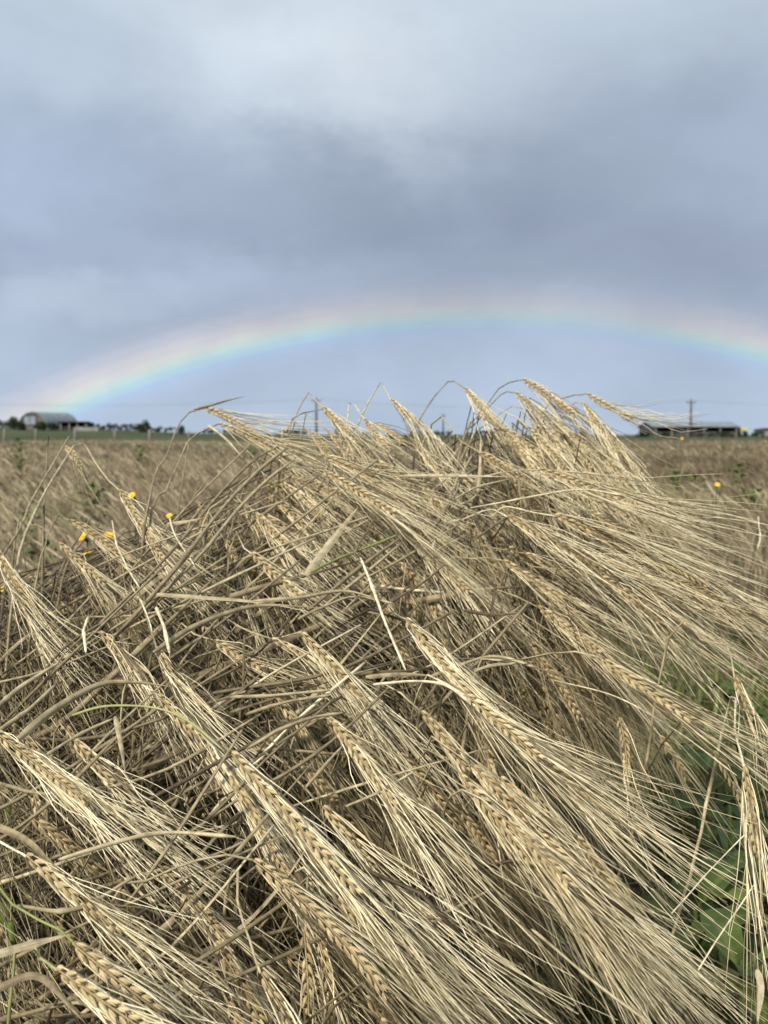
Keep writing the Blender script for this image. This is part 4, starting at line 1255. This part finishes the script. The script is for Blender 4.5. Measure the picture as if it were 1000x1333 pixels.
# everything finer underneath, past counting
def pix(p):
    q = p - C0
    d = q @ FWD
    return 500 + FPX * (q @ RIGHT) / d, 666.5 - FPX * (q @ UP) / d
SIL = [(-400,780),(-40,760),(60,735),(180,690),(330,620),(420,585),(560,565),(680,545),(760,570),(800,680),(790,780),(745,900),(700,1000),(640,1120),(600,1900),(-400,1900)]
def inside(p):
    a, b = pix(p)
    return np.array([in_poly(x, y, SIL) for x, y in zip(a, b)])
def tangle():
    r = np.random.default_rng(31)
    poly = [(-80,760),(60,740),(180,690),(330,620),(420,590),(560,570),(680,560),(780,600),(820,700),(800,820),(740,930),(690,1000),(640,1120),(600,1420),(-80,1420)]
    n = 5200
    px, py = r.uniform(-80, 830, n), r.uniform(560, 1420, n)
    k = np.array([in_poly(a, b, poly) for a, b in zip(px, py)])
    px, py = px[k], py[k]
    n = len(px)
    off = .17 + .40 * r.random(n)
    c_ = np.array([P(a, b, D0(a, b) + o) for a, b, o in zip(px, py, off)])
    kind = r.random(n)
    left = np.clip((520 - px) / 300, 0, 1)
    a = np.where(kind < .35 + .35 * left, r.normal(38, 17, n), np.where(kind < .92, r.normal(-68, 18, n), r.uniform(-90, 90, n)))
    a = np.radians(a)
    dv = nrm(RIGHT * np.cos(a)[:, None] + UP * np.sin(a)[:, None] + FWD * r.normal(0, .2, (n, 1)))
    L = r.uniform(.05, .16, n)[:, None]
    mid = c_ + r.normal(0, .006, (n, 3))
    sag = np.zeros((n, 3))
    sag[:, 2] = r.normal(-.004, .01, n)
    paths = np.stack([c_ - dv * L + sag, (c_ - dv * L + mid) / 2, mid, (c_ + dv * L + mid) / 2, c_ + dv * L + sag], 1)
    paths[:, (0, 4)] += FWD * .05
    keep = (paths[:, :, 2].min(1) > 0.005) & inside(paths[:, 0]) & inside(paths[:, 4])
    paths, n = paths[keep], int(keep.sum())
    sh = np.clip(r.normal(.09, .14, n), 0, 1)  # shade inside the clump is put into the dark straw colour
    mb = MB()
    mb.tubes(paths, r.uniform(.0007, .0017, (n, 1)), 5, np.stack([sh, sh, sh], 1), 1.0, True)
    # the standing culms of the clump, rooted in the soil
    m = 3600
    X, Y = r.uniform(-1.1, .5, m), r.uniform(.42, 2.5, m)
    k = (X < .17 * Y - .30) & (X > -.42 * Y - .15)
    X, Y = X[k], Y[k]
    m = len(X)
    env = np.interp(Y, [.4, .63, .86, 1.0, 1.16, 1.3, 1.5, 1.8, 2.2, 2.6], [.38, .47, .55, .61, .69, .74, .74, .62, .52, .5])
    env = env * np.where(X < -.2 * Y, np.interp(X / Y, [-.42, -.2], [.80, 1]), 1)
    h = env * r.uniform(.72, .98, m)
    lean = np.stack([r.normal(.09, .06, m), r.normal(0, .05, m), np.zeros(m)], 1)
    root = np.stack([X, Y, np.zeros(m)], 1)
    zz = np.zeros((m, 3)); zz[:, 2] = h
    paths = np.stack([root, root + lean * .35 + zz * .5, root + lean * .8 + zz * .85, root + lean * 1.05 + zz * .96, root + lean * 1.3 + zz * 1.0, root + lean * 1.5 + zz * .985 + [.01, 0, 0], root + lean * 1.65 + zz * .93 + [.02, 0, 0]], 1)
    sh = np.clip(r.normal(.10, .12, m), 0, 1)  # culm colour darkened too, standing in for shade between the stems
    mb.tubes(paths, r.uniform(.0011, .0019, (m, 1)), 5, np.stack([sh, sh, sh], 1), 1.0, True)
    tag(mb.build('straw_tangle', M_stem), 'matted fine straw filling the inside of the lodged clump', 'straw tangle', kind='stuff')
    # loose awns
    n = 5000
    px, py = r.uniform(-60, 830, n), r.uniform(580, 1400, n)
    k = np.array([in_poly(a, b, poly) for a, b in zip(px, py)])
    px, py = px[k], py[k]
    n = len(px)
    c_ = np.array([P(a, b, D0(a, b) + .10 + .30 * r.random()) for a, b in zip(px, py)])
    a = np.radians(-r.normal(58, 14, n))
    dv = nrm(RIGHT * np.cos(a)[:, None] + UP * np.sin(a)[:, None] + FWD * r.normal(0, .25, (n, 1)))
    L = r.uniform(.04, .09, n)[:, None]
    bend = r.normal(0, .005, (n, 3))
    paths = np.stack([c_ - dv * L, c_ + bend, c_ + dv * L], 1)
    keep = (paths[:, :, 2].min(1) > 0.005) & inside(paths[:, 0])
    paths, n = paths[keep], int(keep.sum())
    sh = np.clip(r.normal(.24, .2, n), 0, 1)  # awn colour lowered to paint the shaded gaps darker
    mb = MB()
    mb.tubes(paths, np.array([.00045, .0004, .0002]), 3, np.stack([sh, sh, sh], 1))
    tag(mb.build('awn_litter', M_awn), 'loose bristly awns caught all through the lodged clump', 'loose awns', kind='stuff')
tangle()
def deep_ears():
    """the stalks beyond the three hundred that show largest: deeper inside, one object"""
    r = np.random.default_rng(41)
    mk, mbd = MB(), MB()
    n = 0
    while n < 230:
        px, py = r.uniform(-60, 800), r.uniform(570, 1380)
        if not in_poly(px, py, SIL):
            continue
        n += 1
        a = math.radians(r.normal(60, 10))
        dv = nrm(RIGHT * math.cos(a) - UP * math.sin(a) + FWD * r.normal(0, .2))
        b = P(px, py, D0(px, py) + r.uniform(.14, .36))
        e_ = b + dv * r.uniform(.07, .095)
        x, y = ear_meshes(b, e_, e_ + nrm(dv + np.array([.04, 0, -.15])) * .1, dv, nrm(C0 - b + r.normal(0, .3, 3)), r, 1, .14, .15, -.28, 1.08)  # low tone paints the shade deep in the clump into these ears
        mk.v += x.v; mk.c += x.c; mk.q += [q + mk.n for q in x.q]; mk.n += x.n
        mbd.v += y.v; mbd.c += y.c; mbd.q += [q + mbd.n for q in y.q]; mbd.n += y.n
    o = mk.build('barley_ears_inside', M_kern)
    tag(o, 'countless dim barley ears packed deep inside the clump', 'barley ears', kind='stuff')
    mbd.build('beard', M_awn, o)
deep_ears()

# ------------------------------------------------------------------ ground litter, grass and weeds in the gap at the right
def litter():
    r = np.random.default_rng(5)
    n = 9000
    X, Y = r.uniform(-.6, 1.6, n), r.uniform(.7, 4.2, n)
    keep = (X > .02 * Y - .1)
    X, Y = X[keep], Y[keep]
    n = len(X)
    a = r.normal(.1, .7, n)
    dv = np.stack([np.cos(a), np.sin(a), r.normal(0, .12, n)], 1)
    c_ = np.stack([X, Y, r.uniform(.006, .05, n)], 1)
    L = r.uniform(.02, .10, n)[:, None]
    paths = np.stack([c_ - dv * L, c_ + r.normal(0, .004, (n, 3)), c_ + dv * L], 1)
    paths[:, :, 2] = np.maximum(paths[:, :, 2], .004)
    sh = np.clip(r.normal(.26, .2, n), 0, 1)
    mb = MB()
    mb.tubes(paths, r.uniform(.0006, .0017, (n, 1)), 4, np.stack([sh, sh, sh], 1))
    tag(mb.build('straw_litter', M_stem), 'old straw littering the ground in the gap to the right', 'straw litter', kind='stuff')
litter()
M_grass = straw_mat('green blades', [(0, (0.045, 0.060, 0.014)), (.5, (0.115, 0.145, 0.032)), (1, (0.27, 0.27, 0.09))], .5, .2, .3, 60)
M_dock = straw_mat('dock leaf', [(0, (0.024, 0.044, 0.010)), (.5, (0.076, 0.112, 0.018)), (1, (0.20, 0.23, 0.055))], .6, .12, .5, 45)
def grass():
    r = np.random.default_rng(8)
    n = 26000
    X, Y = r.uniform(.1, 2.2, n), r.uniform(1.1, 4.8, n)
    w = np.sin(X * 5 + 1) * np.sin(Y * 4.1 + 2) + .6 * np.sin(X * 11 + Y * 7)
    k = (w + r.normal(0, .4, n) > -.1) & (X / Y > .07 + .03 * r.normal(0, 1, n))
    X, Y = X[k], Y[k]
    n = len(X)
    h = r.uniform(.05, .20, n)
    a = r.uniform(0, 6.28, n)
    o = np.stack([np.cos(a), np.sin(a), np.zeros(n)], 1) * (h * r.uniform(.2, .9, n))[:, None]
    root = np.stack([X, Y, np.zeros(n)], 1)
    z = np.array([0, 0, 1.])
    p1 = root + o * .35 + z * (h * .6)[:, None]
    p2 = root + o + z * (h * r.uniform(.6, 1, n))[:, None]
    sd = np.stack([-np.sin(a), np.cos(a), np.zeros(n)], 1) * r.uniform(.001, .0032, (n, 1))
    V = np.stack([root - sd, root + sd, p1 + sd, p1 - sd, p2], 1).reshape(-1, 3)
    i = np.arange(n)[:, None] * 5
    c = np.clip(r.normal(.5, .22, n), 0, 1)
    mb = MB()
    mb.add(V, i + np.array([[0, 1, 2, 3]]), i + np.array([[3, 2, 4]]), np.repeat(np.stack([c, c, c], 1), 5, 0))
    tag(mb.build('grass', M_grass), 'low green grass growing through the gap right of the clump', 'grass', kind='stuff')
grass()

def weed_leaf(mb, base, direction, L, W, r, droop=.6):
    """a broad wavy leaf with a sunken midrib, on a short stalk"""
    d = nrm(direction)
    s = nrm(np.cross(d, [0, 0, 1.]))
    nrow, ncol = 12, 7
    t = np.linspace(0, 1, nrow)
    mid = np.array(base) + d * (L * t)[:, None] + np.array([0, 0, 1.]) * (L * (.35 * t - droop * t ** 2))[:, None]
    w = W * np.interp(t, [0, .12, .18, .45, .8, 1], [.06, .08, .6, 1, .55, .02])
    u = np.linspace(-1, 1, ncol)
    wave = r.normal(0, 1)
    V = mid[:, None] + s * (u[None, :, None] * w[:, None, None] / 2)
    V[..., 2] += (np.abs(u)[None] * .18 * w[:, None] + np.sin(t[:, None] * 14 + wave) * np.abs(u)[None] ** 2 * W * .09)
    i = np.arange(nrow - 1)[:, None] * ncol
    j = np.arange(ncol - 1)[None]
    sh = np.clip(r.normal(.45, .12), 0, 1)
    c = np.zeros((nrow, ncol, 3))
    c[..., 0] = sh + .30 * (np.abs(u) < .05)[None]
    mb.add(V.reshape(-1, 3), np.stack([i + j, i + j + 1, i + ncol + j + 1, i + ncol + j], -1).reshape(-1, 4), None, c.reshape(-1, 3))
def dock(px, py, d, nleaf, L, label, seed, mat=None, z=None):
    r = np.random.default_rng(seed)
    p = P(px, py, d)
    root = np.array([p[0], p[1], 0.0])
    e = empty('broad_leaved_weed', root, label, 'weed', 'broad green weeds round the foot of the clump')
    mb = MB()
    h = max(.04, p[2])
    mb.tubes(spline([[0, 0, 0], [.005, .004, h * .5], [0, 0, h]], 8)[None], .003, 6, (.6, 0, 0))
    mb.build('stem', M_dock, e)
    for q in range(nleaf):
        a = q * 2.4 + r.uniform(-.4, .4)
        mb = MB()
        zz = h * r.uniform(.3, 1)
        weed_leaf(mb, (0, 0, zz), (math.cos(a), math.sin(a), r.uniform(.0, .5)), L * r.uniform(.7, 1.15), L * r.uniform(.26, .38), r, r.uniform(.3, .8))
        mb.build('leaf', mat or M_dock, e)
for args in ((965,1250,1.22,8,.17,'big dark green weed with lance-shaped leaves in the lower right corner',1),
             (905,1180,1.45,8,.16,'broad green weed behind the thin white slanting straws',2),
             (950,1050,1.6,8,.15,'green weed under the vertically hanging ear at the right edge',3),
             (1005,1120,1.45,8,.17,'green weed cut by the right edge beside the hanging ear',4),
             (960,905,2.2,9,.11,'leafy weed in the gap below the right-angle straw',5),
             (1010,960,2.0,8,.12,'leafy weed at the right edge beside the right-angle straw',6),
             (880,960,2.4,7,.10,'small green weed under the dark-grained ear',7),
             (880,1300,1.35,6,.13,'low green weed at the bottom edge right of the tan stalk',8),
             (985,990,1.85,9,.16,'broad leafy weed behind the hanging ear at the right edge, level with its top',31),
             (920,1000,2.0,8,.15,'dark leafy weed behind the grey withered ear',32),
             (930,1115,1.7,8,.15,'dark leafy weed behind the awn tips left of the vertically hanging ear',33),
             (860,1230,1.6,7,.13,'low dark weed between the fan of awns and the white slanting straws',34),
             (1000,860,2.4,9,.15,'leafy weed at the right edge just under the massed beards',35),
             (995,1345,1.15,6,.13,'weed leaves at the very bottom right corner',9),
             (14,1200,.86,4,.07,'dark green leaf poking out at the lower left edge above the curved green stem',10),
             (10,1050,.98,4,.06,'dark green leaf at the left edge below the broad ear',11),
             (112,870,1.25,5,.07,'dark green leaves seen between stems left of centre',12),
             (80,790,1.6,6,.07,'green leaves among the stems beneath the flower heads',13),
             (700,790,1.55,5,.08,'green leaves glimpsed through the drape below the streaming ear',14)):
    dock(*args)

def tuft(px, y, h, label, seed):
    """a leafy green weed standing up out of the crop"""
    r = np.random.default_rng(seed)
    x = (px - 500) / FPX * y
    e = empty('tall_weed', (x, y, 0), label, 'weed', 'tall green weeds standing in the crop')
    mb = MB()
    mb.tubes(spline([[0, 0, 0], [.01, 0, h * .5], [.02, .01, h]], 10)[None], .005, 6, (.5, 0, 0))
    mb.build('stem', M_grass, e)
    for q in range(16):
        a = q * 2.4
        z = h * (.55 + .45 * q / 16)
        mb = MB()
        weed_leaf(mb, (0, 0, z), (math.cos(a), math.sin(a), .5), .13 * (1.3 - .6 * q / 16), .05, r, .5)
        mb.build('leaf', M_dock, e)
for px, y, h, lab, sd in ((26, 11, .80, 'dark green weed poking up from the field below the round barn', 1),
                          (122, 5.2, .60, 'green weed in the crop between the zigzag neck and its snapped stem', 2),
                          (183, 12, .72, 'green weed in the field under the lone upright bush', 3),
                          (36, 4.4, .52, 'green weed low at the far left of the crop', 4),
                          (330, 13, .72, 'green weed in the field right of the highest left ear', 5),
                          (962, 8, .62, 'green weed in the crop right of the small far flower', 6),
                          (905, 6.5, .60, 'green weed in the crop left of the small far flower', 7),
                          (880, 7.5, .58, 'green weed in the crop below the left end of the long shed', 9),
                          (985, 5.5, .56, 'green weed in the crop at the right edge below the small far flower', 10),
                          (60, 3.4, .5, 'green weed in the crop left of the flower cluster', 11),
                          (940, 24, .72, 'tiny far green weed in front of the long shed', 8)):
    tuft(px, y, h, lab, 60 + sd)

# ------------------------------------------------------------------ yellow flowers
M_petal = plain('yellow petals', (0.82, 0.46, 0.012), (0.92, 0.60, 0.03), .6, 300)
M_disc = plain('orange disc florets', (0.50, 0.20, 0.01), (0.68, 0.32, 0.015), .8, 900)
M_sepal = plain('green flower cup', (0.03, 0.05, 0.015), (0.06, 0.09, 0.03), .7, 200)
def flower(px, py, d, R_, tilt, label, seed, root_dx=.02):
    r = np.random.default_rng(seed)
    head = P(px, py, d)
    root = np.array([head[0] - root_dx, head[1] + .03, 0.0])
    e = empty('yellow_flower', root, label, 'flower', 'yellow daisy-like flowers in the barley')
    hz = head - root
    nv = nrm(np.array([tilt, -.75, .65]))
    mb = MB()
    mb.tubes(spline([[0, 0, 0], hz * .5 + [.01, 0, 0], hz - nv * .012], 14)[None], .0014, 6, (.5, 0, 0))
    mb.build('stem', M_sepal, e)
    a = nrm(np.cross(nv, [0, 0, 1.]))
    b = np.cross(nv, a)
    mb = MB()
    for ring, (n, l, up) in enumerate(((16, 1.0, .12), (14, .78, .32), (12, .52, .6))):
        for q in range(n):
            t = 2 * math.pi * (q + .5 * ring) / n + r.normal(0, .06)
            o = a * math.cos(t) + b * math.sin(t)
            s_ = np.cross(nv, o)
            LL = R_ * l * r.uniform(.88, 1.1)
            w_ = R_ * .13
            pts = [hz + o * LL * f + nv * (R_ * up * math.sin(f * 2.2) * .8) for f in (.12, .55, .92, 1.0)]
            V = np.concatenate([[pts[0] - s_ * w_ * .5, pts[0] + s_ * w_ * .5], [pts[1] - s_ * w_, pts[1] + s_ * w_], [pts[2] - s_ * w_ * .85, pts[2] + s_ * w_ * .85], [pts[3]]])
            mb.add(V, [[0, 1, 3, 2], [2, 3, 5, 4]], [[4, 5, 6]])
    mb.build('petals', M_petal, e)
    mb = MB()
    ring = [[hz + nv * R_ * (.12 + .32 * math.sin(f)) + (a * math.cos(t) + b * math.sin(t)) * R_ * .34 * math.cos(f) for t in np.linspace(0, 2 * math.pi, 11)[:-1]] for f in (0, .5, 1.0, 1.45)]
    V = np.array(ring).reshape(-1, 3)
    Q = [[i * 10 + j, i * 10 + (j + 1) % 10, (i + 1) * 10 + (j + 1) % 10, (i + 1) * 10 + j] for i in range(3) for j in range(10)]
    mb.add(V, Q)
    mb.build('disc', M_disc, e)
    mb = MB()
    mb.tubes(np.array([[hz - nv * .014, hz - nv * .010, hz - nv * .004, hz + nv * .001]]), [.0016, R_ * .38, R_ * .45, R_ * .30], 9, (.5, 0, 0))
    mb.build('cup', M_sepal, e)
for args in ((172,645,1.9,.0105,-.3,'yellow flower just right of the zigzag neck, highest of its cluster',1),
             (221,672,1.9,.0095,.2,'small yellow flower beside the blunt grey leaf tip',2),
             (142,698,1.75,.0135,.3,'largest yellow flower, behind the ear below the zigzag neck',3),
             (107,699,1.7,.0115,-.6,'yellow flower turned aside at the left of the largest one',4),
             (113,719,1.7,.0095,.0,'orange-yellow flower lowest of the left cluster',5),
             (5,768,1.3,.008,.0,'orange flower half hidden at the left edge behind the big ear',6),
             (934,631,3.1,.0115,.0,'single small yellow flower alone in the field at the right',7),
             (677,659,1.75,.012,.0,'orange-yellow flower glimpsed behind the thin bowed straw',8),
             (799,890,1.9,.010,.0,'tiny orange flower in the green gap by the smooth grey arch',9),
             (888,571,7.0,.014,.0,'blurred yellow bloom in front of the long farm shed',10)):
    flower(*args[:3], args[3] * .66, *args[4:])
